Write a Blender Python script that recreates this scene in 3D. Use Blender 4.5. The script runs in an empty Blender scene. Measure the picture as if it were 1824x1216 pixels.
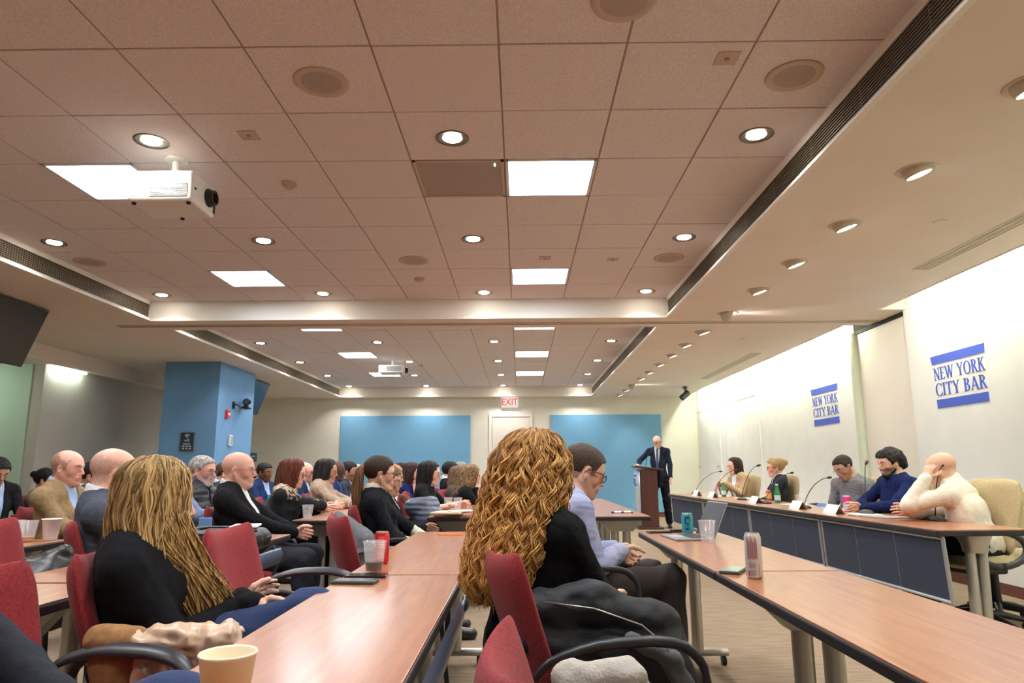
import bpy, math, random
import numpy as np
from mathutils import Vector, Matrix
SC = bpy.context.scene; COL = SC.collection
random.seed(4); RNG = np.random.default_rng(7)
PI = math.pi
# ---------------------------------------------------------------- camera (24 mm lens, seated eye height)
CAMZ = 1.12
_p, _y, _r = 0.185749, 0.011221, -0.004715
_f = Vector((-math.sin(_y)*math.cos(_p), math.cos(_y)*math.cos(_p), math.sin(_p)))
_rt = Vector((math.cos(_y), math.sin(_y), 0)); _up = _rt.cross(_f)
_r2 = _rt*math.cos(_r)+_up*math.sin(_r); _u2 = _up*math.cos(_r)-_rt*math.sin(_r)
cam_d = bpy.data.cameras.new('camera'); cam = bpy.data.objects.new('camera', cam_d); COL.objects.link(cam)
cam_d.sensor_width = 36; cam_d.lens = 1214.5/1824*36; cam_d.clip_start = .05; cam_d.clip_end = 60
M = Matrix((_r2, _u2, -_f)).transposed().to_4x4(); M.translation = Vector((0, 0, CAMZ)); cam.matrix_world = M
SC.camera = cam
# ---------------------------------------------------------------- world, exposure
w = bpy.data.worlds.new('world'); SC.world = w; w.use_nodes = True
w.node_tree.nodes['Background'].inputs[0].default_value = (.5, .5, .55, 1); w.node_tree.nodes['Background'].inputs[1].default_value = .1
SC.view_settings.view_transform = 'Standard'; SC.view_settings.look = 'None'
SC.view_settings.gamma = 1; SC.view_settings.use_curve_mapping = False
SC.view_settings.exposure = 1.25
try:
    SC.cycles.use_denoising = True; SC.cycles.max_bounces = 7; SC.cycles.diffuse_bounces = 4; SC.cycles.glossy_bounces = 3
    SC.cycles.transparent_max_bounces = 8; SC.cycles.caustics_reflective = False; SC.cycles.caustics_refractive = False
    SC.cycles.sample_clamp_indirect = 4; SC.cycles.use_light_tree = True
except Exception: pass
LED_E, DOWN_E, DOWN_W, EYE_W, WASH_E = 14.0, 25.0, 26.0, 20.0, 100.0
# ---------------------------------------------------------------- materials
def srgb(r, g, b):
    f = lambda c: (c/255/12.92) if c/255 <= .04045 else ((c/255+.055)/1.055)**2.4
    return (f(r), f(g), f(b), 1)
MC = {}
def mat(name, col, rough=.6, metal=0, var=0, vs=8, bump=0, bs=60, stretch=None, spec=.5, col2=None, emit=None, es=0, trans=0, alpha=1, sheen=0, attr=None, coat=0, bdist=.004, spots=None):
    if name in MC: return MC[name]
    m = bpy.data.materials.new(name); m.use_nodes = True; nt = m.node_tree; N = nt.nodes; L = nt.links
    b = N['Principled BSDF']; MC[name] = m
    b.inputs['Base Color'].default_value = col; b.inputs['Roughness'].default_value = rough; b.inputs['Metallic'].default_value = metal
    b.inputs['Specular IOR Level'].default_value = spec
    if coat: b.inputs['Coat Weight'].default_value = coat; b.inputs['Coat Roughness'].default_value = .18
    if trans: b.inputs['Transmission Weight'].default_value = trans
    if alpha < 1: b.inputs['Alpha'].default_value = alpha
    if sheen: b.inputs['Sheen Weight'].default_value = sheen
    if emit: b.inputs['Emission Color'].default_value = emit; b.inputs['Emission Strength'].default_value = es
    tc = N.new('ShaderNodeTexCoord'); mp = N.new('ShaderNodeMapping'); L.new(tc.outputs['Object'], mp.inputs[0])
    if stretch: mp.inputs['Scale'].default_value = stretch
    src = None
    if attr:
        a = N.new('ShaderNodeAttribute'); a.attribute_name = attr; src = a.outputs['Color']
    if var or col2:
        n = N.new('ShaderNodeTexNoise'); n.inputs['Scale'].default_value = vs; n.inputs['Detail'].default_value = 5; L.new(mp.outputs[0], n.inputs['Vector'])
        r = N.new('ShaderNodeMapRange'); r.inputs[1].default_value = .35; r.inputs[2].default_value = .65; L.new(n.outputs['Fac'], r.inputs[0])
        mx = N.new('ShaderNodeMix'); mx.data_type = 'RGBA'; L.new(r.outputs[0], mx.inputs[0])
        c2 = col2 or tuple(min(1, c*(1+var)) for c in col[:3])+(1,)
        c1 = col if col2 else tuple(c*(1-var) for c in col[:3])+(1,)
        if src:
            mx.blend_type = 'MULTIPLY'; L.new(src, mx.inputs[6]); mx.inputs[7].default_value = (1-var,)*3+(1,)
        else: mx.inputs[6].default_value = c1; mx.inputs[7].default_value = c2
        L.new(mx.outputs[2], b.inputs['Base Color'])
        src = mx.outputs[2]
    elif src: L.new(src, b.inputs['Base Color'])
    if bump:
        n2 = N.new('ShaderNodeTexNoise'); n2.inputs['Scale'].default_value = bs; n2.inputs['Detail'].default_value = 4; L.new(mp.outputs[0], n2.inputs['Vector'])
        bp = N.new('ShaderNodeBump'); bp.inputs['Strength'].default_value = bump; bp.inputs['Distance'].default_value = bdist
        L.new(n2.outputs['Fac'], bp.inputs['Height']); L.new(bp.outputs[0], b.inputs['Normal'])
    return m
def emis(name, col, e):
    if name in MC: return MC[name]
    m = bpy.data.materials.new(name); m.use_nodes = True; N = m.node_tree.nodes; N.clear()
    o = N.new('ShaderNodeOutputMaterial'); em = N.new('ShaderNodeEmission'); em.inputs[0].default_value = col; em.inputs[1].default_value = e
    m.node_tree.links.new(em.outputs[0], o.inputs[0]); MC[name] = m; return m
# ---------------------------------------------------------------- mesh builder
class MB:
    def __init__(s): s.v = []; s.f = []; s.m = []; s.mi = 0
    def add(s, V, F):
        o = len(s.v); s.v += [tuple(map(float, p)) for p in V]; s.f += [tuple(o+i for i in f) for f in F]; s.m += [s.mi]*len(F); return s
    def box(s, x0, x1, y0, y1, z0, z1, mtx=None):
        V = [(x, y, z) for z in (z0, z1) for y in (y0, y1) for x in (x0, x1)]
        if mtx: V = [mtx @ Vector(p) for p in V]
        return s.add(V, [(0, 2, 3, 1), (4, 5, 7, 6), (0, 1, 5, 4), (2, 6, 7, 3), (0, 4, 6, 2), (1, 3, 7, 5)])
    def tube(s, P, r, n=8, cap=True, sx=1):
        P = [Vector(p) for p in P]; R = r if hasattr(r, '__len__') else [r]*len(P); V = []; F = []
        up = Vector((0, 0, 1)); prev = None
        for i, p in enumerate(P):
            t = (P[min(i+1, len(P)-1)]-P[max(i-1, 0)]).normalized()
            if prev is None:
                a = t.cross(up)
                if a.length < .1: a = t.cross(Vector((1, 0, 0)))
            else: a = prev-t*prev.dot(t)
            a.normalize(); prev = a; b = t.cross(a)
            for k in range(n):
                q = 2*PI*k/n; V.append(p+(a*math.cos(q)+b*math.sin(q)*sx)*R[i])
        for i in range(len(P)-1):
            for k in range(n): F.append((i*n+k, i*n+(k+1) % n, (i+1)*n+(k+1) % n, (i+1)*n+k))
        if cap: F += [tuple(range(n))[::-1], tuple((len(P)-1)*n+k for k in range(n))]
        return s.add(V, F)
    def lathe(s, prof, c=(0, 0, 0), n=20, mtx=None, caps=True):
        V = []; F = []
        for r, z in prof:
            for k in range(n): V.append(Vector((r*math.cos(2*PI*k/n), r*math.sin(2*PI*k/n), z)))
        for i in range(len(prof)-1):
            for k in range(n): F.append((i*n+k, i*n+(k+1) % n, (i+1)*n+(k+1) % n, (i+1)*n+k))
        if caps: F += [tuple(range(n))[::-1], tuple((len(prof)-1)*n+k for k in range(n))]
        if mtx: V = [mtx @ p for p in V]
        return s.add([p+Vector(c) for p in V], F)
    def prism(s, pts, axis, a, b):
        n = len(pts)
        def mk(u, v, t): return {'x': (t, u, v), 'y': (u, t, v), 'z': (u, v, t)}[axis]
        V = [mk(u, v, a) for u, v in pts]+[mk(u, v, b) for u, v in pts]
        F = [tuple(range(n)), tuple(range(2*n-1, n-1, -1))]+[(i, i+n, (i+1) % n+n, (i+1) % n) for i in range(n)]
        return s.add(V, F)
    def grid(s, fn, nu, nv, thick=None, wrapu=False):
        V = [fn(i/(nu-(0 if wrapu else 1)), j/(nv-1)) for j in range(nv) for i in range(nu)]
        F = [(j*nu+i, j*nu+(i+1) % nu, (j+1)*nu+(i+1) % nu, (j+1)*nu+i) for j in range(nv-1) for i in range(nu if wrapu else nu-1)]
        return s.add(V, F)
    def build(s, name, mats, parent=None, smooth=False, bevel=0, sub=0, loc=None, rot=None, seg=2, solid=0, auto=None):
        me = bpy.data.meshes.new(name); me.from_pydata(s.v, [], s.f)
        mats = mats if isinstance(mats, (list, tuple)) else [mats]
        for m in mats: me.materials.append(m)
        if len(mats) > 1: me.polygons.foreach_set('material_index', s.m)
        import bmesh
        bm = bmesh.new(); bm.from_mesh(me); bmesh.ops.recalc_face_normals(bm, faces=bm.faces); bm.to_mesh(me); bm.free()
        o = bpy.data.objects.new(name, me); COL.objects.link(o)
        if parent: o.parent = parent
        if loc: o.location = loc
        if rot is not None: o.rotation_euler = (0, 0, rot)
        if smooth: me.polygons.foreach_set('use_smooth', [True]*len(me.polygons))
        if auto:
            me.polygons.foreach_set('use_smooth', [True]*len(me.polygons))
            try: me.set_sharp_from_angle(angle=auto)
            except Exception: pass
        if solid: md = o.modifiers.new('s', 'SOLIDIFY'); md.thickness = solid; md.offset = 0
        if bevel: md = o.modifiers.new('b', 'BEVEL'); md.width = bevel; md.segments = seg; md.limit_method = 'ANGLE'; md.angle_limit = .6
        if sub: md = o.modifiers.new('u', 'SUBSURF'); md.levels = sub; md.render_levels = sub
        return o
def tag(o, label=None, cat=None, group=None, kind=None):
    for k, v in (('label', label), ('category', cat), ('group', group), ('kind', kind)):
        if v: o[k] = v
    return o
def empty(name, loc, rz=0, label=None, cat=None, group=None):
    o = bpy.data.objects.new(name, None); COL.objects.link(o); o.location = loc; o.rotation_euler = (0, 0, rz); o.empty_display_size = .1
    return tag(o, label, cat, group)
def dup(o, parent=None):
    c = o.copy(); COL.objects.link(c)
    if parent: c.parent = parent
    for ch in list(o.children): dup(ch, c)
    return c
def struct(o): o['kind'] = 'structure'; return o
# ---------------------------------------------------------------- room
ZS, ZC = CAMZ+1.745, CAMZ+1.986                       # soffit and tile heights
X0, X1, XE, XW = -4.385, 1.75, 4.03, 4.33             # coffer sides, slot edge, right wall
XL, YB, YF = -9.0, 16.75, -3.5
m_wall = mat('wall_paint', srgb(226, 222, 208), .85, var=.02, vs=3, bump=.08, bs=300)
m_wallr = mat('wall_fabric_white', srgb(240, 240, 236), .85, var=.02, vs=3, bump=.1, bs=350)
m_sof = mat('soffit_paint', srgb(232, 222, 210), .9, var=.02, vs=2, bump=.1, bs=250)
m_white = mat('white_trim_paint', srgb(236, 232, 224), .6)
m_black = mat('black_plastic', srgb(22, 22, 24), .45)
m_chrome = mat('brushed_metal', srgb(190, 188, 182), .32, metal=.9, bump=.1, bs=80, stretch=(1, 1, .1))
def carpet():
    m = mat('carpet', srgb(150, 136, 118), .97); nt = m.node_tree; N = nt.nodes; L = nt.links; b = N['Principled BSDF']
    tc = N.new('ShaderNodeTexCoord'); mp = N.new('ShaderNodeMapping'); mp.inputs['Scale'].default_value = (1.6, 26, 1); mp.inputs['Rotation'].default_value = (0, 0, .12)
    L.new(tc.outputs['Object'], mp.inputs[0]); n = N.new('ShaderNodeTexNoise'); n.inputs['Scale'].default_value = 3; n.inputs['Detail'].default_value = 6; L.new(mp.outputs[0], n.inputs['Vector'])
    n2 = N.new('ShaderNodeTexNoise'); n2.inputs['Scale'].default_value = 260; L.new(tc.outputs['Object'], n2.inputs['Vector'])
    cr = N.new('ShaderNodeValToRGB'); cr.color_ramp.elements[0].position = .36; cr.color_ramp.elements[0].color = srgb(104, 86, 68)
    cr.color_ramp.elements[1].position = .62; cr.color_ramp.elements[1].color = srgb(160, 140, 116)
    a = N.new('ShaderNodeMath'); a.operation = 'MULTIPLY_ADD'; a.inputs[1].default_value = .5; L.new(n2.outputs['Fac'], a.inputs[0]); 
    s = N.new('ShaderNodeMath'); s.operation = 'MULTIPLY'; s.inputs[1].default_value = .55; L.new(n.outputs['Fac'], s.inputs[0]); L.new(s.outputs[0], a.inputs[2])
    L.new(a.outputs[0], cr.inputs[0]); L.new(cr.outputs[0], b.inputs['Base Color'])
    bp = N.new('ShaderNodeBump'); bp.inputs['Strength'].default_value = .5; bp.inputs['Distance'].default_value = .006; L.new(n2.outputs['Fac'], bp.inputs['Height']); L.new(bp.outputs[0], b.inputs['Normal'])
    return m
struct(MB().box(XL, XW+.3, YF, YB+.2, -.1, 0).build('floor', carpet()))
def tilemat():
    m = mat('ceiling_tile', srgb(214, 196, 184), .95); nt = m.node_tree; N = nt.nodes; L = nt.links; b = N['Principled BSDF']
    tc = N.new('ShaderNodeTexCoord'); n = N.new('ShaderNodeTexNoise'); n.inputs['Scale'].default_value = 190; n.inputs['Detail'].default_value = 3; L.new(tc.outputs['Object'], n.inputs['Vector'])
    n3 = N.new('ShaderNodeTexNoise'); n3.inputs['Scale'].default_value = 1.2; L.new(tc.outputs['Object'], n3.inputs['Vector'])
    cr = N.new('ShaderNodeValToRGB'); cr.color_ramp.elements[0].position = .35; cr.color_ramp.elements[0].color = srgb(212, 202, 202); cr.color_ramp.elements[1].position = .6; cr.color_ramp.elements[1].color = srgb(238, 230, 230)
    L.new(n.outputs['Fac'], cr.inputs[0]); mx = N.new('ShaderNodeMix'); mx.data_type = 'RGBA'; mx.blend_type = 'MULTIPLY'; mx.inputs[0].default_value = .35
    cr2 = N.new('ShaderNodeValToRGB'); cr2.color_ramp.elements[0].color = (.92, .89, .87, 1); L.new(n3.outputs['Fac'], cr2.inputs[0])
    L.new(cr.outputs[0], mx.inputs[6]); L.new(cr2.outputs[0], mx.inputs[7]); L.new(mx.outputs[2], b.inputs['Base Color'])
    bp = N.new('ShaderNodeBump'); bp.inputs['Strength'].default_value = .35; bp.inputs['Distance'].default_value = .003; L.new(n.outputs['Fac'], bp.inputs['Height']); L.new(bp.outputs[0], b.inputs['Normal'])
    return m
m_tile = tilemat(); m_grid = mat('ceiling_grid', srgb(166, 152, 142), .7)
GX, GY, T = -.09, 2.92, .61
PANELS = [(x, GY+T*j) for x in (GX-5*T, GX) for j in (-2, 2, 6, 10, 14, 18)]
VENT = (GX-T, GY+T*2)
def coffer(n, y0, y1):
    # grid of individually bevelled lay-in tiles forming one ceiling surface
    b = MB(); g = MB(); xs = [GX+T*k for k in range(-7, 4)]; xs[0] = X0; xs[-1] = X1
    j0 = math.floor((y0-GY)/T); ys = [GY+T*j for j in range(j0, j0+30) if GY+T*j > y0+.05 and GY+T*j < y1-.05]; ys = [y0]+ys+[y1]
    holes = [(px+T/2, py+T/2) for px, py in PANELS]+[(VENT[0]+T/2, VENT[1]+T/2)]
    for i in range(len(xs)-1):
        for j in range(len(ys)-1):
            cx, cy = (xs[i]+xs[i+1])/2, (ys[j]+ys[j+1])/2
            if any(abs(cx-hx) < .25 and abs(cy-hy) < .25 for hx, hy in holes): continue
            e = .005; dz = random.uniform(-.0015, .0015)
            b.box(xs[i]+e, xs[i+1]-e, ys[j]+e, ys[j+1]-e, ZC-.004+dz, ZC+.02)
    for x in xs: g.box(x-.012, x+.012, y0, y1, ZC+.003, ZC+.012)
    for y in ys: g.box(X0, X1, y-.012, y+.012, ZC+.0031, ZC+.0121)
    struct(g.build('ceiling', m_grid)); struct(b.build('ceiling', m_tile, bevel=.002, seg=1))
    struct(MB().box(X0-.1, X1+.1, y0-.1, y1+.1, ZC+.1, ZC+.16).build('ceiling', m_sof))
coffer(1, -3.4, 7.82); coffer(2, 8.34, 16.45)
# soffit: one lowered ceiling slab with the two coffers and the wall-wash slot left open
sof = MB(); TH = .16
for (a, c, d, e) in [(-6.72, X0, YF, YB), (X1, XE, YF, YB), (X0, X1, 7.82, 8.34), (X0, X1, 16.45, YB), (X0, X1, YF, -3.4), (XE, XW+.06, 7.5, 8.36)]:
    sof.box(a, c, d, e, ZS, ZS+TH)
sof.box(XL, XW+.2, YF, YB+.2, ZC+.16, ZC+.2)
struct(sof.build('ceiling', m_sof))
cf = MB()
for y0, y1 in ((-3.4, 7.82), (8.34, 16.45)):
    for y in (y0, y1):
        s = 1 if y == y0 else -1
        cf.box(X0, X1, *((y, y+.004) if s > 0 else (y-.004, y)), ZS-.001, ZC+.02)
        cf.box(X0, X1, min(y, y+s*.012), max(y, y+s*.012), ZS-.003, ZS+.02)
struct(cf.build('trim_1', m_white, bevel=.002))
m_slat = mat('grille_slats', srgb(128, 116, 98), .5, metal=.25); m_dark = mat('dark_duct', srgb(32, 29, 26), .9)
for x, s, y0, y1 in ((X0, 1, -3.4, 7.8), (X1, -1, -3.4, 7.8), (X0, 1, 8.35, 16.43), (X1, -1, 8.35, 16.43)):
    e = empty('ceiling_grille', (x, (y0+y1)/2, ZS+.12), 0, {(-1, 0): 'long slotted air grille on the right side of the nearer ceiling recess', (1, 0): 'long slotted air grille on the left side of the nearer ceiling recess', (-1, 1): 'long slotted air grille on the right side of the farther ceiling recess', (1, 1): 'long slotted air grille on the left side of the farther ceiling recess'}[(s, int(y0 > 0))], 'air grille')
    o = lambda q: (min(0, s*q), max(0, s*q)); L2 = (y1-y0)/2
    fr = MB(); fr.prism([(0, -.12), (s*.035, -.12), (s*.035, -.105), (s*.012, -.078), (0, -.078)], 'y', -L2, L2)
    fr.prism([(0, .075), (s*.01, .075), (s*.022, .118), (0, .118)], 'y', -L2, L2); fr.build('frame', m_white, e)
    bk = MB(); bk.box(*[q for q in o(.002)], -L2, L2, -.078, .075); bk.build('backing', m_dark, e)
    sl = MB()
    for k in range(9): z = -.07+k*.0175; sl.box(*o(.008), -L2, L2, z-.003, z+.003)
    k = 0; step = .03 if s > 0 else .6
    while -L2+k*step < L2: yy = -L2+k*step; sl.box(*o(.006), yy, yy+.006, -.078, .075); k += 1
    sl.build('slat', m_slat, e)
# partition track across the beam
tr = MB(); tr.box(-4.9, XW, 8.05, 8.07, ZS-.008, ZS); tr.box(-4.9, XW, 8.14, 8.16, ZS-.008, ZS); tr.box(-4.9, XW, 8.07, 8.14, ZS-.001, ZS+.001)
struct(tr.build('trim_2', mat('track_metal', srgb(196, 184, 168), .5, metal=.3)))
# walls
wb = MB(); wb.box(XL, XW+.2, YB, YB+.15, 0, ZC+.2); struct(wb.build('wall_back', m_wall))
wr = MB(); wr.box(XW, XW+.15, YF, 7.56, 0, ZC+.16); struct(wr.build('wall_right', m_wallr, bevel=.003))
wr = MB(); wr.box(XW, XW+.15, 8.72, YB, 0, ZC+.16); struct(wr.build('wall_right', m_wallr, bevel=.003))
wr = MB(); wr.box(XW+.035, XW+.15, 7.5, 8.8, 0, ZS-.02); struct(wr.build('wall_right', mat('partition_door', srgb(238, 232, 220), .8, var=.02, vs=2)))
wr = MB(); wr.box(XW+.02, XW+.1, 7.5, 8.74, ZS-.05, ZS-.012); struct(wr.build('trim_3', m_dark))
pl = MB(); pl.lathe([(.06, 0), (.06, ZS-.03)], (XW-.0, 8.76, 0), 24); struct(pl.build('trim_4', mat('pilaster_paint', srgb(214, 220, 200), .6), smooth=False, auto=.8))
struct(MB().box(XL-.15, XL, YF, YB+.15, 0, ZC+.2).build('wall_far_left', m_wall))
struct(MB().box(XL, XW+.2, YF-.15, YF, 0, ZC+.2).build('wall_front', m_wall))
struct(MB().box(-7.15, -6.98, 9.85, YB, 0, 2.68).build('wall_left', mat('wall_grey', srgb(200, 197, 190), .9, var=.02, vs=3, bump=.1, bs=250)))
struct(MB().box(XL, -7.15, 9.83, 9.98, 0, 2.68).build('wall_left', mat('wall_green', srgb(196, 222, 204), .9)))
struct(MB().box(-6.72, -6.62, YF, YB, 2.64, ZS+TH).build('trim_5', m_sof))
struct(MB().box(XL, -6.72, YF, YB, 2.68, 2.75).build('ceiling', mat('recess_paint', srgb(214, 220, 208), .9)))
struct(MB().box(XE-.012, XE+.004, YF, 7.5, ZS-.006, ZC+.1).box(XE-.012, XE+.004, 8.36, YB, ZS-.006, ZC+.1).build('trim_6', m_white))
# base boards
m_base = mat('brown_vinyl_base', srgb(112, 68, 58), .5)
struct(MB().box(XW-.01, XW, YF, 7.56, 0, .1).box(XW-.01, XW, 8.82, YB, 0, .1).box(XW+.025, XW+.04, 7.5, 8.72, 0, .1).build('baseboard_right', m_base))
struct(MB().box(-6.98, XW, YB-.01, YB, 0, .1).build('baseboard_back', m_base)); struct(MB().box(-6.98, -6.97, 9.85, YB, 0, .1).build('baseboard_left', m_base))
# column
cl = MB(); cl.box(-5.74, -4.84, 10.87, 12.33, 0, ZS); struct(cl.build('wall_column', mat('column_blue', srgb(106, 152, 196), .8, var=.03, vs=4, bump=.1, bs=250), bevel=.003))
struct(MB().box(-5.75, -4.83, 10.86, 12.34, 0, .1).build('baseboard_column', m_base))
# wall panels (blue fabric)
m_bluef = mat('blue_fabric', srgb(116, 170, 206), .95, var=.05, vs=30, bump=.3, bs=500)
for x0, x1, lab in ((-4.39, -1.21, 'large blue fabric wall panel left of the exit door'), (.75, 3.43, 'large blue fabric wall panel behind the lectern')):
    tag(MB().box(x0, x1, YB-.045, YB-.002, .11, CAMZ+1.31).build('acoustic_panel', m_bluef, bevel=.004), lab, 'wall panel')
# back door
d = MB(); d.box(-.68, .22, YB-.03, YB+.01, .01, CAMZ+1.26); door = struct(d.build('door_1', mat('door_paint', srgb(232, 228, 216), .6), bevel=.003))
fr = MB()
for a, c, e, f in ((-.76, -.69, 0, CAMZ+1.34), (.225, .295, 0, CAMZ+1.34), (-.69, .225, CAMZ+1.27, CAMZ+1.34)): fr.box(a, c, YB-.045, YB, e, f)
struct(fr.build('door_frame', m_white, door))
h = MB(); h.tube([(-.60, YB-.03, 1.0), (-.60, YB-.08, 1.0), (-.5, YB-.08, 1.0)], .011); h.box(-.63, -.57, YB-.036, YB-.03, .9, 1.1); struct(h.build('door_handle', m_chrome, door, smooth=False))
# storage doors in the right wall
k = 2
for y0, ym, y1 in ((16.7, 15.84, 14.93), (14.45, 13.42, 12.45)):
    for a, c in ((y0, ym), (ym, y1)):
        dd = MB(); dd.box(XW-.014, XW, c+.006, a-.006, .12, CAMZ+1.44-.12)
        o = struct(dd.build('door_%d' % k, m_wallr, bevel=.003)); k += 1
        q = MB(); yy = a-.1 if a != ym else c+.1
        q.tube([(XW-.014, yy, 1.17), (XW-.05, yy, 1.17)], .014, 10); q.lathe([(.0, 0), (.024, .004), (.024, .02), (.012, .026)], (XW-.05, yy, 1.17), 12, Matrix.Rotation(-PI/2, 4, 'Y')); struct(q.build('door_knob', m_chrome, o))
    t2 = MB()
    for a, c, e, f in ((y0, y1, CAMZ+1.325, CAMZ+1.35), (y0+.03, y0, .1, CAMZ+1.35), (y1, y1-.03, .1, CAMZ+1.35)): t2.box(XW-.02, XW, min(a, c), max(a, c), e, f)
    struct(t2.build('trim_%d' % (5+k), m_white))
# ---------------------------------------------------------------- lights in the room
m_led = emis('led_diffuser', (.88, .94, 1, 1), LED_E); m_frame = mat('lamp_frame', srgb(226, 226, 232), .5)
pn = ['nearest', 'second', 'third', 'fourth', 'fifth', 'farthest']
for i, (x, y) in enumerate(PANELS):
    e = empty('ceiling_light', (x+T/2, y+T/2, ZC), 0, 'square white LED ceiling panel, %s of the %s column of panels' % (pn[i % 6], 'left' if i < 6 else 'right'), 'ceiling light', 'square LED ceiling panels')
    q = MB(); hq = T/2-.004
    for a, c, b1, b2 in ((-hq, hq, -hq, -hq+.022), (-hq, hq, hq-.022, hq), (-hq, -hq+.022, -hq, hq), (hq-.022, hq, -hq, hq)): q.box(a, c, b1, b2, -.008, .01)
    q.build('frame', m_frame, e, bevel=.002); MB().box(-hq+.02, hq-.02, -hq+.02, hq-.02, .001, .006).build('diffuser', m_led, e)
m_lamp = emis('lamp_lens', (1, .9, .76, 1), DOWN_E); m_cone = mat('lamp_reflector', srgb(120, 112, 100), .3, metal=.8)
dn = 0; proto = None
def lampspot(loc, W, col=(1, .97, .94), ang=2.1, blend=.8, aim=None, r=.04):
    l = bpy.data.lights.new('spot', 'SPOT'); l.energy = W; l.color = col; l.spot_size = ang; l.spot_blend = blend; l.shadow_soft_size = r
    o = bpy.data.objects.new('spot', l); COL.objects.link(o); o.location = loc
    if aim is not None: o.rotation_euler = (Vector(aim)-Vector(loc)).to_track_quat('-Z', 'Y').to_euler()
    return o
ordn = ['leftmost', 'second from left', 'third from left', 'rightmost']
rowsn = {0.15: 'added unseen row behind the camera', 2.0: 'added unseen row overhead', 3.84: 'row nearest the projector', 5.69: 'middle row of the nearer recess', 7.52: 'last row of the nearer recess', 8.7: 'first row of the farther recess', 10.54: 'second row of the farther recess', 12.5: 'third row of the farther recess', 14.35: 'fourth row of the farther recess', 16.2: 'last row before the back wall'}  # first two rows are out of view, added for the light they give
for y, rn in rowsn.items():
    for i, x in enumerate((-4.09, -2.24, -.4, 1.44)):
        if y == 12.5 and i == 1: x = -2.05
        if proto is None:
            proto = empty('downlight', (0, 0, 0)); q = MB(); q.lathe([(.082, 0), (.1, -.004), (.102, 0), (.098, .004)], n=28); q.lathe([(.082, 0), (.07, .03), (.06, .05)], n=28, caps=False); q.build('trim_ring', m_cone, proto, smooth=True)
            MB().lathe([(.0, -.006), (.03, -.0085), (.056, -.0035), (.06, .0)], n=24).build('lamp_lens', m_lamp, proto, smooth=True); e = proto
        else: e = dup(proto)
        e.location = (x, y, ZC-.006); tag(e, 'round recessed downlight, %s in the %s' % (ordn[i], rn), 'downlight', 'recessed downlights in the tiled ceiling')
        lampspot((x, y, ZC-.03), DOWN_W, aim=(x, y, 0), ang=2.3)
m_eye = mat('eyeball_trim', srgb(206, 196, 180), .5)
m_lamp2 = emis('lamp_lens_warm', (1, .97, .92, 1), 12.0)
ey = [2.0, 2.92, 3.84, 4.76, 5.68, 6.6, 7.62, 8.67, 9.6, 10.5, 11.43, 12.38, 13.25, 14.3, 15.23, 16.15]; pe = None
cnt = ['first', 'second', 'third', 'fourth', 'fifth', 'sixth', 'seventh', 'eighth', 'ninth', 'tenth', 'eleventh', 'twelfth', 'thirteenth', 'fourteenth', 'fifteenth', 'last']
for i, y in enumerate(ey):
    ball = y in (7.62, 14.3)
    e = empty('eyeball_light', (2.38, y, ZS), 0, ('white swivelled eyeball spotlight hanging low from the soffit, %s' % ('beside the partition track' if y < 8 else 'near the back wall')) if ball else 'tilted round spotlight in the right soffit, %s counting from the camera' % cnt[i], 'spotlight', 'eyeball spotlights along the right soffit')
    q = MB(); q.lathe([(.088, -.001), (.112, -.004), (.114, 0), (.1, .001)], n=28); q.build('trim_ring', m_eye, e, smooth=True)
    MB().lathe([(.0, .0005), (.09, .0)], n=24).build('housing', m_dark, e)
    rot = Matrix.Rotation(-.3 if not ball else -1.15, 4, 'Y'); off = Vector((0, 0, -.0)) if not ball else Vector((0, 0, -.02))
    g = MB(); r = .08
    g.lathe([(.082, .03), (.085, 0), (.078, -.03), (.07, -.034), (.068, -.026)], tuple(off), 28, rot, caps=False)
    if ball: g.lathe([(.0, .085), (.045, .075), (.075, .045), (.085, 0)], tuple(off), 28, rot, caps=False)
    g.build('swivel_ring', m_eye, e, smooth=True)
    MB().lathe([(0, -.026), (.068, -.026)], tuple(off), 24, rot, caps=False).build('lamp_lens', m_lamp2, e)
    d = rot @ Vector((0, 0, -1)); p0 = Vector((2.38, y, ZS))+off+d*.06
    lampspot(p0, EYE_W, aim=p0+d+(Vector((0, 0, -.35)) if not ball else Vector((0, 0, 0))), ang=1.5, col=(1, .95, .88))
# wall-wash lamps inside the slot
m_wash = emis('wash_tube', (.93, 1.0, .80, 1), WASH_E); k = 0
for y0, y1, n in ((-2.6, 7.3, 6), (8.5, 16.5, 5)):
    L1 = (y1-y0)/n
    for i in range(n):
        a = y0+i*L1; e = empty('wall_wash_lamp', (XE+.06, a+L1/2, ZS+.09), 0, 'fluorescent strip lamp in the slot above the white wall, %s from the camera' % cnt[k], 'strip lamp', 'strip lamps in the wall slot'); k += 1
        MB().tube([(0, -L1*.36, 0), (0, L1*.36, 0)], .014, 10).build('tube', m_wash, e); MB().box(-.045, .03, -L1*.38, L1*.38, .03, .06).build('batten', m_white, e)
# left slot lamps
m_wash2 = emis('wash_tube_left', (.9, 1, .86, 1), 9)
for i, (x, y, hl) in enumerate(((-6.9, 10.3, .35), (-8.0, 9.0, .5))):
    e = empty('slot_lamp', (x, y, 2.64), 0, ['short strip lamp above the grey left wall', 'short strip lamp above the green left wall'][i], 'strip lamp')
    if i == 0: MB().box(-.03, .03, -hl, hl, -.01, .03).build('diffuser', m_wash2, e)
    else: MB().box(-hl, hl, -.05, .05, -.01, .03).build('diffuser', m_wash2, e)
    MB().box(-.04 if i == 0 else -hl-.01, .04 if i == 0 else hl+.01, -hl-.01 if i == 0 else -.06, hl+.01 if i == 0 else .06, .03, .05).build('housing', m_white, e)
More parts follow.
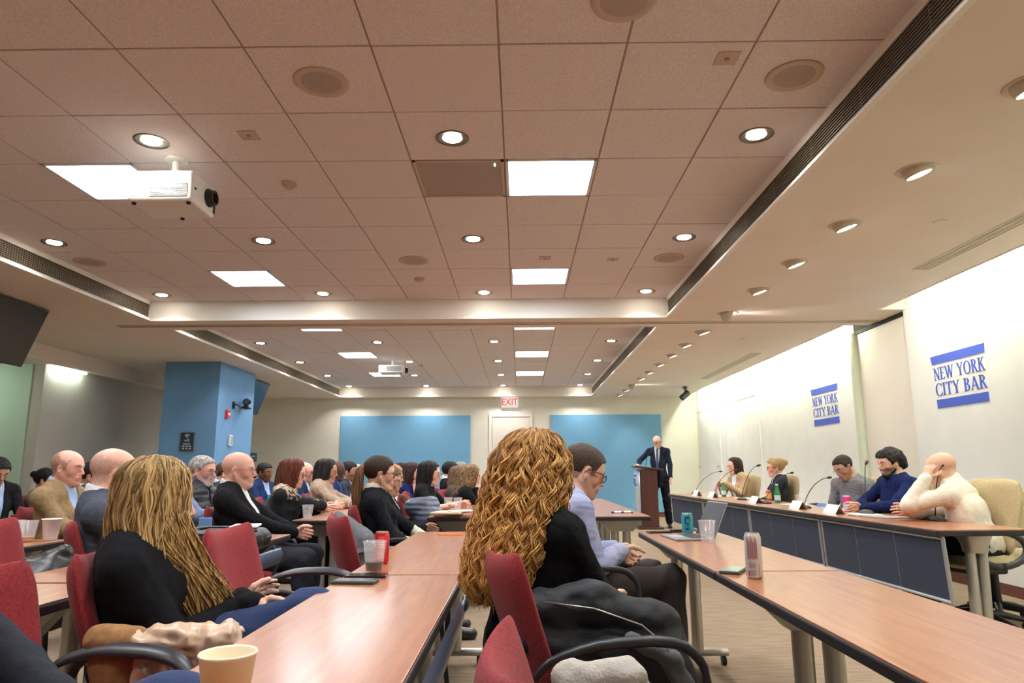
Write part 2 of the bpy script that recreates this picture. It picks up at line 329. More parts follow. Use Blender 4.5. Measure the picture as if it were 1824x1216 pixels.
# ================================================================ fixtures on ceiling, walls, column
m_beige = mat('beige_plastic', srgb(196, 176, 160), .6); m_plw = mat('white_plastic', srgb(232, 230, 224), .45)
e = empty('air_return_panel', (VENT[0]+T/2, VENT[1]+T/2, ZC), 0, 'square perforated ceiling panel with a small green light beside the nearer right light panel', 'ceiling panel')
q = MB(); hq = T/2-.006
for a, c, b1, b2 in ((-hq, hq, -hq, -hq+.02), (-hq, hq, hq-.02, hq), (-hq, -hq+.02, -hq, hq), (hq-.02, hq, -hq, hq)): q.box(a, c, b1, b2, -.008, .01)
q.build('frame', m_beige, e)
pm = mat('perforated_grille', srgb(150, 134, 124), .6); nt = pm.node_tree
vo = nt.nodes.new('ShaderNodeTexVoronoi'); vo.inputs['Scale'].default_value = 95; vo.inputs['Randomness'].default_value = 0; tc = nt.nodes.new('ShaderNodeTexCoord'); nt.links.new(tc.outputs['Object'], vo.inputs['Vector'])
cr = nt.nodes.new('ShaderNodeValToRGB'); cr.color_ramp.elements[0].position = .25; cr.color_ramp.elements[0].color = srgb(96, 84, 78); cr.color_ramp.elements[1].position = .4; cr.color_ramp.elements[1].color = srgb(172, 156, 146)
nt.links.new(vo.outputs['Distance'], cr.inputs[0]); nt.links.new(cr.outputs[0], nt.nodes['Principled BSDF'].inputs['Base Color'])
MB().box(-hq+.02, hq-.02, -hq+.02, hq-.02, -.003, .004).build('perforated_plate', pm, e); MB().box(.235, .243, -.25, -.21, -.006, -.003).build('indicator_light', emis('green_led', (.3, 1, .4, 1), 4), e)
for i, (x, y) in enumerate(((-1.02, 3.22), (1.42, 3.21), (-1.01, 6.29), (1.43, 6.27), (-4.13, 6.26), (.46, 2.62))):
    e = empty('ceiling_speaker', (x, y, ZC-.004), 0, 'round ceiling speaker grille, %s' % ['left of the centre in the nearest tile row', 'nearest to the right air grille', 'in the middle before the beam', 'before the beam beside the right air grille', 'faint one beside the left air grille', 'cut by the top edge above the light panel'][i], 'ceiling speaker', 'ceiling speakers')
    MB().lathe([(.118, -.004), (.14, -.006), (.143, 0), (.118, .0)], n=32).build('rim', m_beige, e, smooth=True); MB().lathe([(0, -.007), (.07, -.006), (.12, -.003)], n=32, caps=False).build('grille', pm, e)
sp = [(-1.61, 4.48, 'knob shaped smoke detector left of the perforated panel'), (-1.05, 6.92, 'smoke detector before the beam'), (-1.9, 12.9, 'small smoke detector in the farther recess')]
for x, y, l in sp:
    e = empty('smoke_detector', (x, y, ZC-.004), 0, l, 'smoke detector'); MB().lathe([(.055, 0), (.055, -.012), (.05, -.016)], n=24).build('base', m_beige, e, auto=.6); MB().lathe([(.04, -.016), (.036, -.034), (.0, -.038)], n=24).build('sensor', m_beige, e, auto=.6)
for x, y, l in ((-1.62, 3.78, 'faint square cover plate in the ceiling near the projector'), (1.03, 3.05, 'small square sensor plate right of the centre in the nearest tiles'), (.9, 6.3, 'small square plate before the beam'), (-.1+.35, 6.25, 'tiny curved sprinkler cap above the second light panel')):
    e = empty('sprinkler_plate', (x, y, ZC-.004), 0, l, 'cover plate'); MB().box(-.055, .055, -.055, .055, -.004, 0).build('plate', m_beige, e, bevel=.002); MB().lathe([(.012, -.004), (.012, -.01), (0, -.012)], n=12).build('cap', m_grid, e)
for x, y, l in ((3.04, 4.71, 'round sprinkler cap in the right soffit near the camera'), (3.06, 9.2, 'round sprinkler cap in the right soffit beyond the track'), (2.95, 13.6, 'small sprinkler cap in the right soffit near the black camera')):
    e = empty('sprinkler', (x, y, ZS), 0, l, 'sprinkler cap'); MB().lathe([(.045, -.002), (.043, -.008), (.0, -.009)], n=24).build('cap_cover', m_sof, e, auto=.6)
for x0, x1, y0, y1, l in ((3.52, 3.68, 2.4, 5.93, 'long slot air diffuser in the right soffit nearest the camera'), (3.55, 3.72, 10.36, 13.46, 'long slot air diffuser in the right soffit beyond the track')):
    e = empty('slot_diffuser', ((x0+x1)/2, (y0+y1)/2, ZS), 0, l, 'slot diffuser'); wx = (x1-x0)/2; ly = (y1-y0)/2
    q = MB(); [q.box(a, a+.012, -ly, ly, -.004, 0) for a in (-wx, -wx*.35, wx*.35, wx-.012)]; q.box(-wx, wx, -ly, -ly+.012, -.004, 0); q.box(-wx, wx, ly-.012, ly, -.004, 0); q.build('frame', m_sof, e); MB().box(-wx+.01, wx-.01, -ly, ly, -.001, 0).build('blade', mat('diffuser_blade', srgb(176, 170, 150), .6), e)
# projectors
def projector(loc, lab, rz=0, W=.44, D=.36, H=.14):
    e = empty('projector', loc, rz, lab, 'projector')
    b = MB(); b.box(-W/2, W/2, -D/2, D/2, 0, H); b.build('body', m_plw, e, bevel=.018, seg=3)
    v = MB(); [v.box(-W/2+.03+.011*i, -W/2+.035+.011*i, -D/2-.003, -D/2+.002, .03, H-.03) for i in range(7)]; [v.box(-W/2+.14, W/2-.03, -D/2-.003, -D/2+.002, .03+.008*i, .034+.008*i) for i in range(11)]; v.build('vent', mat('vent_grey', srgb(150, 150, 150), .6), e)
    l = MB(); R = Matrix.Rotation(PI/2, 4, 'Y'); l.lathe([(.06, -.01), (.06, .012), (.05, .03), (.048, .045), (.036, .045), (.034, .02), (0, .018)], (W/2, .06, H*.52), 28, R); le = l.build('lens', m_black, e, auto=.6)
    MB().lathe([(0, .028), (.02, .026), (.034, .02)], (W/2, .06, H*.52), 24, R, caps=False).build('lens_glass', mat('lens_glass', srgb(20, 24, 30), .05, coat=.5), le, smooth=True)
    MB().box(W/2-.002, W/2+.003, .13, .155, .03, H-.035).build('side_vent', m_dark, e); MB().box(W/2-.002, W/2+.002, -.13, -.11, .085, .1).build('sensor_window', m_dark, e)
    m = MB(); m.box(-.09, .09, -.07, .07, H, H+.018); m.tube([(0, 0, H+.01), (0, 0, ZC-loc[2]-.004)], .022, 16); m.lathe([(.07, ZC-loc[2]-.02), (.075, ZC-loc[2]-.004)], n=28); m.build('mount', m_plw, e, auto=.6)
    for a, c in ((-.17, -.13), (.17, -.13), (0, .14)): MB().lathe([(.014, 0), (.012, -.012)], (a, c, 0), 12).build('foot', m_dark, e)
projector((-2.21, 4.09, 2.755), 'white ceiling projector beside the nearer left light panel', W=.40, D=.32, H=.20)
projector((-2.30, 12.2, 2.83), 'small white ceiling projector in the farther recess')
# TVs hung from the soffit
m_scr = mat('tv_screen', srgb(14, 18, 22), .12, spec=.6)
for x, y0, y1, l, mc in ((-5.13, 6.05, 7.2, 'black television hanging at the left edge of the picture, tilted down', m_scr), (-5.08, 12.6, 13.75, 'dark television behind the blue column, tilted down', mat('tv_screen_far', srgb(30, 58, 84), .2))):
    e = empty('television', (x, (y0+y1)/2, ZS-.02), 0, l, 'television'); R = Matrix.Rotation(.36, 4, 'Y'); L2 = (y1-y0)/2
    MB().box(-.05, 0, -L2, L2, -.66, -.0, R).build('housing', m_black, e, bevel=.006); MB().box(0, .003, -L2+.012, L2-.012, -.645, -.015, R).build('screen', mc, e)
    MB().tube([(-.2, 0, .02), (-.2, 0, -.3), (-.13, 0, -.3)], .025, 12).build('bracket', m_black, e)
# column fittings
e = empty('fire_alarm', (-4.838, 11.2, 2.03+.01), 0, 'small red fire alarm pull station on the blue column', 'fire alarm'); MB().box(0, .045, -.05, .05, -.07, .07).build('body', mat('alarm_red', srgb(214, 50, 44), .4), e, bevel=.006); MB().box(.045, .056, -.035, .035, -.02, .02).build('handle', m_plw, e, bevel=.003)
e = empty('ptz_camera', (-4.838, 11.75, 2.17), 0, 'dark round-headed conference camera on the blue column bracket', 'camera'); MB().tube([(0, -.3, .05), (.06, -.3, .05), (.1, -.2, .0), (.1, 0, 0)], .012, 8).box(0, .02, -.34, -.26, -.02, .1).build('bracket', m_black, e)
MB().lathe([(.085, 0), (.09, .02), (.07, .05)], (.1, 0, 0), 24).build('base', m_black, e, auto=.6); q = MB(); q.lathe([(0, -.07), (.05, -.05), (.07, 0), (.05, .05), (0, .07)], (.1, 0, .12), 24, Matrix.Rotation(PI/2, 4, 'X')); q.build('head', mat('cam_grey', srgb(70, 74, 84), .35), e, smooth=True)
MB().lathe([(.035, 0), (.03, .02), (.0, .022)], (.16, -.02, .12), 20, Matrix.Rotation(PI/2, 4, 'Y')).build('lens', m_scr, e, auto=.6)
e = empty('wall_phone', (-4.838, 11.39, 1.62), 0, 'white wall box on the right face of the blue column', 'wall box'); MB().box(0, .04, -.05, .05, -.09, .09).build('body', m_plw, e, bevel=.008); MB().box(.04, .05, -.02, .02, -.07, .07).build('cover', mat('grey_cover', srgb(176, 178, 176), .5), e, bevel=.004)
def text(s, size, name, m, parent, loc, rot, ext=.0015, ax='CENTER', sx=1):
    c = bpy.data.curves.new(name, 'FONT'); c.body = s; c.size = size; c.extrude = ext; c.align_x = ax; c.align_y = 'CENTER'; o = bpy.data.objects.new(name, c); COL.objects.link(o)
    bpy.context.view_layer.update(); dg = bpy.context.evaluated_depsgraph_get(); me = bpy.data.meshes.new_from_object(o.evaluated_get(dg)); bpy.data.objects.remove(o)
    o = bpy.data.objects.new(name, me); me.materials.clear(); me.materials.append(m); COL.objects.link(o); o.parent = parent; o.location = loc; o.rotation_euler = rot; o.scale = (sx, 1, 1); return o
e = empty('wifi_notice', (-5.285, 10.868, 1.58), 0, 'framed dark wifi notice on the front of the blue column', 'notice')
MB().box(-.115, .115, -.012, 0, -.155, .155).build('frame', m_chrome, e, bevel=.002); MB().box(-.105, .105, -.015, -.011, -.145, .145).build('sheet', mat('dark_poster', srgb(40, 52, 66), .5), e)
m_pr = mat('poster_print', srgb(190, 200, 210), .6); q = MB()
for r in (.022, .038, .054):
    q.tube([(r*math.sin(a), -.017, .062+r*math.cos(a)) for a in np.linspace(-.8, .8, 9)], .0045, 6)
q.lathe([(0, 0), (.008, .002)], (0, -.017, .062), 10, Matrix.Rotation(PI/2, 4, 'X'))
for z in (-.03, -.042, -.054): q.box(-.06, .06, -.0165, -.015, z, z+.004)
for z in (-.085, -.12):
    for x in (-.07, -.015, .04): q.box(x, x+.035, -.0165, -.015, z, z+.018)
q.build('print', m_pr, e); text('wifi', .06, 'lettering', m_pr, e, (0, -.016, .02), (PI/2, 0, 0))
e = empty('wall_notice', (-6.5, YB-.002, 1.49), 0, 'small white and teal notice on the back wall beside the column', 'notice'); MB().box(-.13, .13, -.008, 0, -.2, .2).build('sheet', mat('paper_white', srgb(226, 228, 224), .7), e); MB().box(-.09, .09, -.0095, -.008, -.15, .06).build('print', mat('teal_print', srgb(60, 128, 144), .6), e)
MB().box(-.06, .06, -.0105, -.0095, -.05, .0).build('print', m_pr, e); MB().box(-.03, .03, -.0105, -.0095, -.12, -.08).build('print', m_pr, e)
e = empty('exit_sign', (-.25, YB-.06, CAMZ+1.62), 0, 'white exit sign with red letters above the back door', 'exit sign'); MB().box(-.2, .2, -.03, .03, -.125, .125).build('housing', emis('exit_face', (1, .9, .86, 1), .36), e, bevel=.004)
text('EXIT', .235, 'lettering', emis('exit_red', (.8, .03, .01, 1), .5), e, (0, -.032, .0), (PI/2, 0, 0), sx=.82); MB().box(-.2, .2, .03, .058, -.02, .02).build('mount', m_plw, e)
e = empty('security_camera', (3.56, 14.66, ZS), 0, 'black swivel security camera under the right soffit', 'camera'); MB().lathe([(.06, 0), (.06, -.05), (.03, -.06)], n=20).build('base', m_black, e, auto=.6); MB().tube([(0, 0, -.06), (0, 0, -.12)], .02, 10).build('bracket', m_black, e); MB().tube([(.06, -.0, -.13), (-.1, -.04, -.26)], .065, 16).build('housing', m_black, e, auto=.6)
# ---------------------------------------------------------------- lettering painted on the wall: serif capitals drawn stroke by stroke
def glyph(ch):
    T_, t_, s = .17, .065, .05; P = []
    def bar(x0, y0, x1, y1, w):                       # slanted bar with horizontal cut ends
        P.append([(x0-w/2, y0), (x0+w/2, y0), (x1+w/2, y1), (x1-w/2, y1)])
    def ser(x, y, w=.2): P.append([(x-w/2, y if y == 0 else y-s), (x+w/2, y if y == 0 else y-s), (x+w/2, y+s if y == 0 else y), (x-w/2, y+s if y == 0 else y)])
    def arc(cx, cy, rx, ry, a0, a1, w, n=14):
        for i in range(n):
            a, b = a0+(a1-a0)*i/n, a0+(a1-a0)*(i+1)/n; f = lambda t: w*(.35+.65*abs(math.cos(t)))
            P.append([(cx+rx*math.cos(a), cy+ry*math.sin(a)), (cx+(rx-f(a))*math.cos(a), cy+(ry-t_)*math.sin(a)), (cx+(rx-f(b))*math.cos(b), cy+(ry-t_)*math.sin(b)), (cx+rx*math.cos(b), cy+ry*math.sin(b))])
    if ch == 'N': bar(.12, 0, .12, 1, t_); bar(.12, 1, .68, 0, T_); bar(.68, 0, .68, 1, t_); ser(.12, 0, .26); ser(.06, 1, .26); ser(.68, 1, .26); w = .82
    elif ch == 'E': bar(.16, 0, .16, 1, T_); [P.append([(.1, y), (x, y), (x, y+t_), (.1, y+t_)]) for y, x in ((0, .6), (.48, .5), (1-t_, .56))]; P.append([(.54, 0), (.6, 0), (.6, .2), (.56, .2)]); P.append([(.5, 1), (.56, 1), (.56, .82), (.52, .82)]); ser(.16, 0, .32); ser(.16, 1, .32); w = .66
    elif ch == 'W': bar(.1, 1, .36, 0, T_); bar(.36, 0, .58, 1, t_); bar(.56, 1, .82, 0, T_); bar(.82, 0, 1.06, 1, t_); ser(.1, 1, .28); ser(.57, 1, .26); ser(1.06, 1, .22); w = 1.16
    elif ch == 'Y': bar(.1, 1, .4, .45, T_); bar(.4, .45, .68, 1, t_); bar(.4, 0, .4, .5, T_); ser(.1, 1, .28); ser(.68, 1, .22); ser(.4, 0, .32); w = .78
    elif ch == 'O': arc(.46, .5, .44, .52, 0, 2*PI, T_, 28); w = .92
    elif ch == 'C': arc(.46, .5, .44, .52, .75, 2*PI-.75, T_, 24); P.append([(.76, .7), (.8, .7), (.8, .95), (.76, .88)]); P.append([(.76, .3), (.8, .3), (.8, .05), (.76, .12)]); w = .84
    elif ch == 'I': bar(.16, 0, .16, 1, T_); ser(.16, 0, .32); ser(.16, 1, .32); w = .34
    elif ch == 'T': bar(.36, 0, .36, 1, T_); P.append([(.02, 1-t_), (.7, 1-t_), (.7, 1), (.02, 1)]); P.append([(.02, .8), (.06, .8), (.09, 1), (.02, 1)]); P.append([(.63, 1), (.7, 1), (.7, .8), (.66, .8)]); ser(.36, 0, .32); w = .74
    elif ch in 'RB':
        bar(.16, 0, .16, 1, T_); ser(.14, 0, .32); ser(.14, 1, .3); arc(.3, .76, .3, .24, -PI/2, PI/2, T_); P.append([(.2, 1-t_), (.32, 1-t_), (.32, 1), (.2, 1)]); P.append([(.2, .52), (.32, .52), (.32, .52+t_), (.2, .52+t_)])
        if ch == 'R': bar(.36, .54, .66, 0, T_); ser(.7, 0, .18); w = .78
        else: arc(.32, .27, .34, .27, -PI/2, PI/2, T_); P.append([(.2, 0), (.33, 0), (.33, t_), (.2, t_)]); w = .7
    elif ch == 'K': bar(.16, 0, .16, 1, T_); bar(.24, .45, .62, 1, t_); bar(.34, .58, .68, 0, T_); ser(.16, 0, .32); ser(.16, 1, .32); ser(.62, 1, .24); ser(.7, 0, .22); w = .8
    elif ch == 'A': bar(.1, 0, .42, 1, t_); bar(.42, 1, .74, 0, T_); P.append([(.2, .3), (.62, .3), (.62, .3+t_), (.2, .3+t_)]); ser(.1, 0, .22); ser(.74, 0, .3); w = .86
    return P, w
m_blue = mat('logo_blue', srgb(72, 96, 200), .7, var=.03, vs=80)
def wall_logo(y0, y1, z0, z1, lab):
    # y0 is the far (left in the photo) edge; reads left to right towards the camera
    e = empty('wall_logo', (XW, (y0+y1)/2, (z0+z1)/2), 0, lab, 'logo'); Wd = abs(y0-y1); H = z1-z0
    def pl(poly, b): pts = [(Wd/2-u, v-H/2) for u, v in poly]; b.prism(pts, 'x', -.004, .0005)
    b = MB(); pl([(0, H), (Wd*.02, H*.84), (Wd*.985, H*.84), (Wd, H)], b); b.build('bar', m_blue, e); b = MB(); pl([(.035*Wd, 0), (.035*Wd, H*.165), (Wd*.965, H*.165), (Wd*.965, 0)], b); b.build('bar', m_blue, e)
    for word, zb, hh in (('NEW YORK', H*.535, H*.235), ('CITY BAR', H*.235, H*.235)):
        seq = [(None, .36) if c == ' ' else glyph(c) for c in word]; tot = sum(w+.06 for _, w in seq)-.06; sc = Wd*.93/tot; x = Wd*.035; b = MB()
        for P, w in seq:
            for poly in (P or []): pl([(x+u*sc, zb+v*hh) for u, v in poly], b)
            x += (w+.06)*sc
        b.build('lettering', m_blue, e)
wall_logo(7.15, 6.30, CAMZ+.60, CAMZ+1.142, 'large blue New York City Bar lettering on the white wall nearest the camera')
wall_logo(10.16, 9.30, CAMZ+.605, CAMZ+1.14, 'blue New York City Bar lettering on the white wall beyond the pilaster')
# ================================================================ tables
TZ = .737
def wood(name, c1, c2):
    m = mat(name, c1, .4, coat=.8); nt = m.node_tree; N = nt.nodes; L = nt.links; b = N['Principled BSDF']; b.inputs['Coat Roughness'].default_value = .2
    tc = N.new('ShaderNodeTexCoord'); mp = N.new('ShaderNodeMapping'); mp.inputs['Scale'].default_value = (14, 1.2, 14); L.new(tc.outputs['Object'], mp.inputs[0])
    n = N.new('ShaderNodeTexNoise'); n.inputs['Scale'].default_value = 3; n.inputs['Detail'].default_value = 8; n.inputs['Distortion'].default_value = .6; L.new(mp.outputs[0], n.inputs['Vector'])
    n2 = N.new('ShaderNodeTexNoise'); n2.inputs['Scale'].default_value = 160; n2.inputs['Detail'].default_value = 3; L.new(tc.outputs['Object'], n2.inputs['Vector'])
    cr = N.new('ShaderNodeValToRGB'); cr.color_ramp.elements[0].position = .3; cr.color_ramp.elements[0].color = c1; cr.color_ramp.elements[1].position = .7; cr.color_ramp.elements[1].color = c2
    mx = N.new('ShaderNodeMath'); mx.operation = 'MULTIPLY_ADD'; mx.inputs[1].default_value = .3; L.new(n2.outputs['Fac'], mx.inputs[0]); s = N.new('ShaderNodeMath'); s.operation = 'MULTIPLY'; s.inputs[1].default_value = .7; L.new(n.outputs['Fac'], s.inputs[0]); L.new(s.outputs[0], mx.inputs[2])
    L.new(mx.outputs[0], cr.inputs[0]); L.new(cr.outputs[0], b.inputs['Base Color']); return m
m_wood = wood('cherry_laminate', srgb(146, 84, 52), srgb(180, 116, 74)); m_edge = mat('black_edge', srgb(26, 23, 24), .5); m_leg = mat('silver_leg', srgb(186, 184, 176), .35, metal=.7)
m_tro = mat('steel_trough', srgb(120, 136, 164), .28, metal=.75)
def leg_asm(e, y, w, h=TZ-.035, foot=True, sep=.05, r=.034, dirx=0):
    b = MB()
    for s in (-1, 1): b.tube([(s*sep, y, .085 if foot else .01), (s*sep, y, h-.05)], r, 18)
    b.prism([(-sep-.05, h-.1), (sep+.05, h-.1), (w*.42, h), (-w*.42, h)], 'y', y-.035, y+.035)
    l = b.build('leg', m_leg, e, auto=.6)
    if foot:
        MB().tube([(-w*.46, y, .075), (w*.46, y, .075)], .028, 12, sx=.8).build('foot', m_leg, l, auto=.6)
        for s in (-1, 1):
            c = MB(); c.tube([(s*w*.42-.012, y+.02, .026), (s*w*.42+.012, y+.02, .026)], .026, 14); c.tube([(s*w*.42, y, .03), (s*w*.42, y, .06)], .008, 8); c.build('caster', m_black, l, auto=.6)
def table(x0, x1, y0, y1, lab, group=None, rz=0, trough=True, tside=1, legs=None, extra_leg=None):
    w, L2 = x1-x0, (y1-y0)/2; e = empty('training_table', ((x0+x1)/2, (y0+y1)/2, 0), rz, lab, 'table', group)
    t = MB(); t.box(-w/2+.004, w/2-.004, -L2+.004, L2-.004, TZ-.006, TZ); t.build('tabletop', m_wood, e, bevel=.002)
    MB().box(-w/2, w/2, -L2, L2, TZ-.036, TZ-.0045).build('edge_band', m_edge, e, bevel=.006)
    for y_ in (legs or (-(L2-.2), L2-.2)): leg_asm(e, y_, w)
    if trough:
        q = MB(); pts = [(tside*(w/2-.012+.034*math.sin(a)), TZ-.10-.05*math.cos(a)) for a in np.linspace(-.4, 2.6, 10)]; pin = [(tside*(w/2-.012+.030*math.sin(a)), TZ-.10-.046*math.cos(a)) for a in np.linspace(2.6, -.4, 10)]
        q.prism(pts+pin, 'y', -L2+.06, L2-.2); q.build('modesty_trough', m_tro, e, auto=.7)
    MB().box(-w*.2, w*.2, -L2+.2, L2-.2, TZ-.06, TZ-.036).build('under_rail', m_black, e)
    return e
table(-.655, -.215, 2.655, 4.45, 'cherry centre table with the red can, far one of the two end to end', 'centre row tables')
table(-.655, -.215, .82, 2.645, 'cherry table in the centre nearest the camera with the paper cup', 'centre row tables')
table(.735, 1.215, 2.725, 4.43, 'table with the open laptop on the right of the curly haired woman', 'right row tables', tside=-1, trough=False, legs=(.66,))
table(.735, 1.215, .95, 2.715, 'right hand table nearest the camera with the tall pale can at its far end', 'right row tables', tside=-1, trough=False, legs=(.57, -.68))
table(-1.87, -1.41, 2.5, 4.32, 'table carrying the black laptop bag', 'left row tables'); table(-1.87, -1.41, .7, 2.48, 'table behind the nearest red chair at the left', 'left row tables', trough=False)
table(-3.05, -2.6, 2.2, 4.05, 'table with the clear cups and paper plate at the left', 'left row tables')
table(-1.80, -1.32, 5.5, 7.3, 'table under the arm of the red haired woman, clear cup at its near corner', 'far tables'); table(-1.80, -1.32, 7.32, 9.1, 'table behind the red haired woman, before the man in glasses and blue suit', 'far tables', trough=False)
table(-.78, -.32, 5.83, 7.65, 'far table with folders and papers at its near end', 'far tables'); table(-.78, -.32, 7.67, 9.5, 'far table where the woman leans her head on her hand', 'far tables', trough=False)
table(.62, 1.08, 5.82, 7.6, 'far table with the two markers beside the man in the pale shirt', 'far tables', trough=False); table(.62, 1.08, 7.62, 9.4, 'farthest right audience table in front of the lectern', 'far tables', trough=False)
table(-3.05, -2.6, 7.75, 9.5, 'table with a teal can behind the bald man in the black jacket', 'far tables', trough=False); table(-4.62, -4.2, 6.3, 8.1, 'table beside the seated man in blue shirt at the far left', 'far tables', trough=False)
# panel tables with dark modesty screens
m_nav = mat('navy_screen', srgb(44, 50, 66), .9, var=.1, vs=200, bump=.3, bs=400); m_alu = mat('aluminium_frame', srgb(176, 180, 184), .35, metal=.7)
PA = .0432
def pxy(y, d=0): return (2.60-(y-4.44)*PA+d*math.cos(PA)+0, y+d*math.sin(PA))
names = ['with the goose-neck microphone nearest the camera', 'second from the camera', 'third from the camera', 'farthest from the camera beside the lectern']
for i in range(4):
    y0, y1 = 4.44+1.64*i, 4.44+1.64*(i+1)-.012; ym = (y0+y1)/2; W_ = .63; cx, cy = pxy(ym, W_/2)
    e = empty('panel_table', (cx, cy, 0), math.atan(PA), 'panel table with dark front screen, %s' % names[i], 'table', 'panel tables'); L2 = (y1-y0)/2
    MB().box(-W_/2+.004, W_/2-.004, -L2+.003, L2-.003, TZ-.006, TZ).build('tabletop', m_wood, e, bevel=.002); MB().box(-W_/2, W_/2, -L2, L2, TZ-.04, TZ-.0045).build('edge_band', m_edge, e, bevel=.006)
    for s in (-1, 1):
        b = MB(); yy = s*(L2-.12)
        for a in (-.035, .045): b.tube([(a-.02, yy+a*.3, .02), (a, yy, TZ-.12)], [.034, .03], 18)
        b.lathe([(.07, TZ-.15), (.078, TZ-.1), (.10, TZ-.05), (.10, TZ-.04)], (0, yy, 0), 24); b.build('leg', m_leg, e, auto=.6)
    b = MB(); fx = -W_/2+.045; g = (-.01); P0 = lambda y, z: (fx+(.69-z)*.05, y, z)
    for ya, yb, za, zb in ((-L2+.02, L2-.02, .685, .685), (-L2+.02, L2-.02, .30, .30), (-L2+.02, -L2+.02, .29, .69), (L2-.02, L2-.02, .29, .69)): b.tube([P0(ya, za), P0(yb, zb)], .013, 8)
    b.build('screen_frame', m_alu, e, auto=.6); b = MB(); wv = (2*L2-.06)/3
    for k in range(3):
        ya = -L2+.03+wv*k; b.add([P0(ya+.002, .305), P0(ya+wv-.002, .305), P0(ya+wv-.002, .68), P0(ya+.002, .68)], [(0, 1, 2, 3)])
    b.build('modesty_screen', m_nav, e, solid=.006)
    b = MB()
    for k in (1, 2): ya = -L2+.03+wv*k; b.tube([P0(ya, .3), P0(ya, .69)], .003, 6)
    b.build('screen_seam', m_alu, e)
# lectern
m_wal = mat('walnut', srgb(74, 38, 32), .35, var=.15, vs=12, stretch=(1, 1, .1), coat=.3)
LX, LY = 2.42, 13.55
e = empty('lectern', (LX, LY, 0), 0, 'dark wood lectern with a pale curved front panel and blue lettering', 'lectern')
MB().box(-.12, .2, -.22, .22, .03, 1.12).build('body', m_wal, e, bevel=.006); MB().box(-.2, .28, -.26, .26, 0, .04).build('base', m_wal, e, bevel=.01)
b = MB(); T0 = Matrix.Rotation(.12, 4, 'Y'); b.box(-.28, .26, -.28, .28, 1.15, 1.18, T0); b.build('top', m_wal, e, bevel=.006, loc=(-.08, 0, -.02))
b = MB(); b.grid(lambda u, v: (-.14-.06*math.sin(PI*u), -.24+.48*u, .06+1.02*v), 13, 4); b.build('front_panel', mat('frosted_panel', srgb(176, 184, 190), .25, metal=.3), e, solid=.008, smooth=True)
b = MB()
for z in (.98, .80): b.grid(lambda u, v: (-.146-.06*math.sin(PI*(.2+.6*u)), -.14+.28*u, z+.035*v), 9, 2)
b.build('logo', m_blue, e, solid=.002)
for k, (wd, z) in enumerate((('NEW YORK', .915), ('CITY BAR', .865))): text(wd, .055, 'lettering', m_blue, e, (-.207, 0, z), (PI/2, 0, -PI/2), sx=1)
# ================================================================ chairs
m_red = mat('red_wool', srgb(134, 36, 42), .95, var=.22, vs=140, bump=.5, bs=300, sheen=.05); m_arm = mat('arm_grey_black', srgb(44, 46, 52), .38); m_tan = mat('tan_wool', srgb(176, 158, 122), .95, var=.14, vs=180, bump=.5, bs=300, stretch=(1, 1, .3))
def cushion(fn, nu, nv, th, name, m, e, edge=.8):
    # closed padded shell: fn(u,v) -> point, normal offset +-th with a rounded rim
    b = MB(); P = [[Vector(fn(i/(nu-1), j/(nv-1))) for i in range(nu)] for j in range(nv)]
    def nrm(i, j):
        a = P[j][min(i+1, nu-1)]-P[j][max(i-1, 0)]; c = P[min(j+1, nv-1)][i]-P[max(j-1, 0)][i]; return a.cross(c).normalized()
    F = []; V = []
    for s in (1, -1):
        for j in range(nv):
            for i in range(nu):
                u, v = 2*i/(nu-1)-1, 2*j/(nv-1)-1; k = max(0, (1-abs(u)**6))*max(0, (1-abs(v)**6)); V.append(P[j][i]+nrm(i, j)*s*th*(k**.5*.85+.15))
    n = nu*nv
    for j in range(nv-1):
        for i in range(nu-1): a = j*nu+i; F += [(a, a+1, a+nu+1, a+nu), (n+a+nu, n+a+nu+1, n+a+1, n+a)]
    rim = [i for i in range(nu)]+[j*nu+nu-1 for j in range(1, nv)]+[(nv-1)*nu+i for i in range(nu-2, -1, -1)]+[j*nu for j in range(nv-2, 0, -1)]
    for a, c in zip(rim, rim[1:]+rim[:1]): F.append((a, n+a, n+c, c))
    b.add(V, F); return b.build(name, m, e, smooth=True, sub=1)
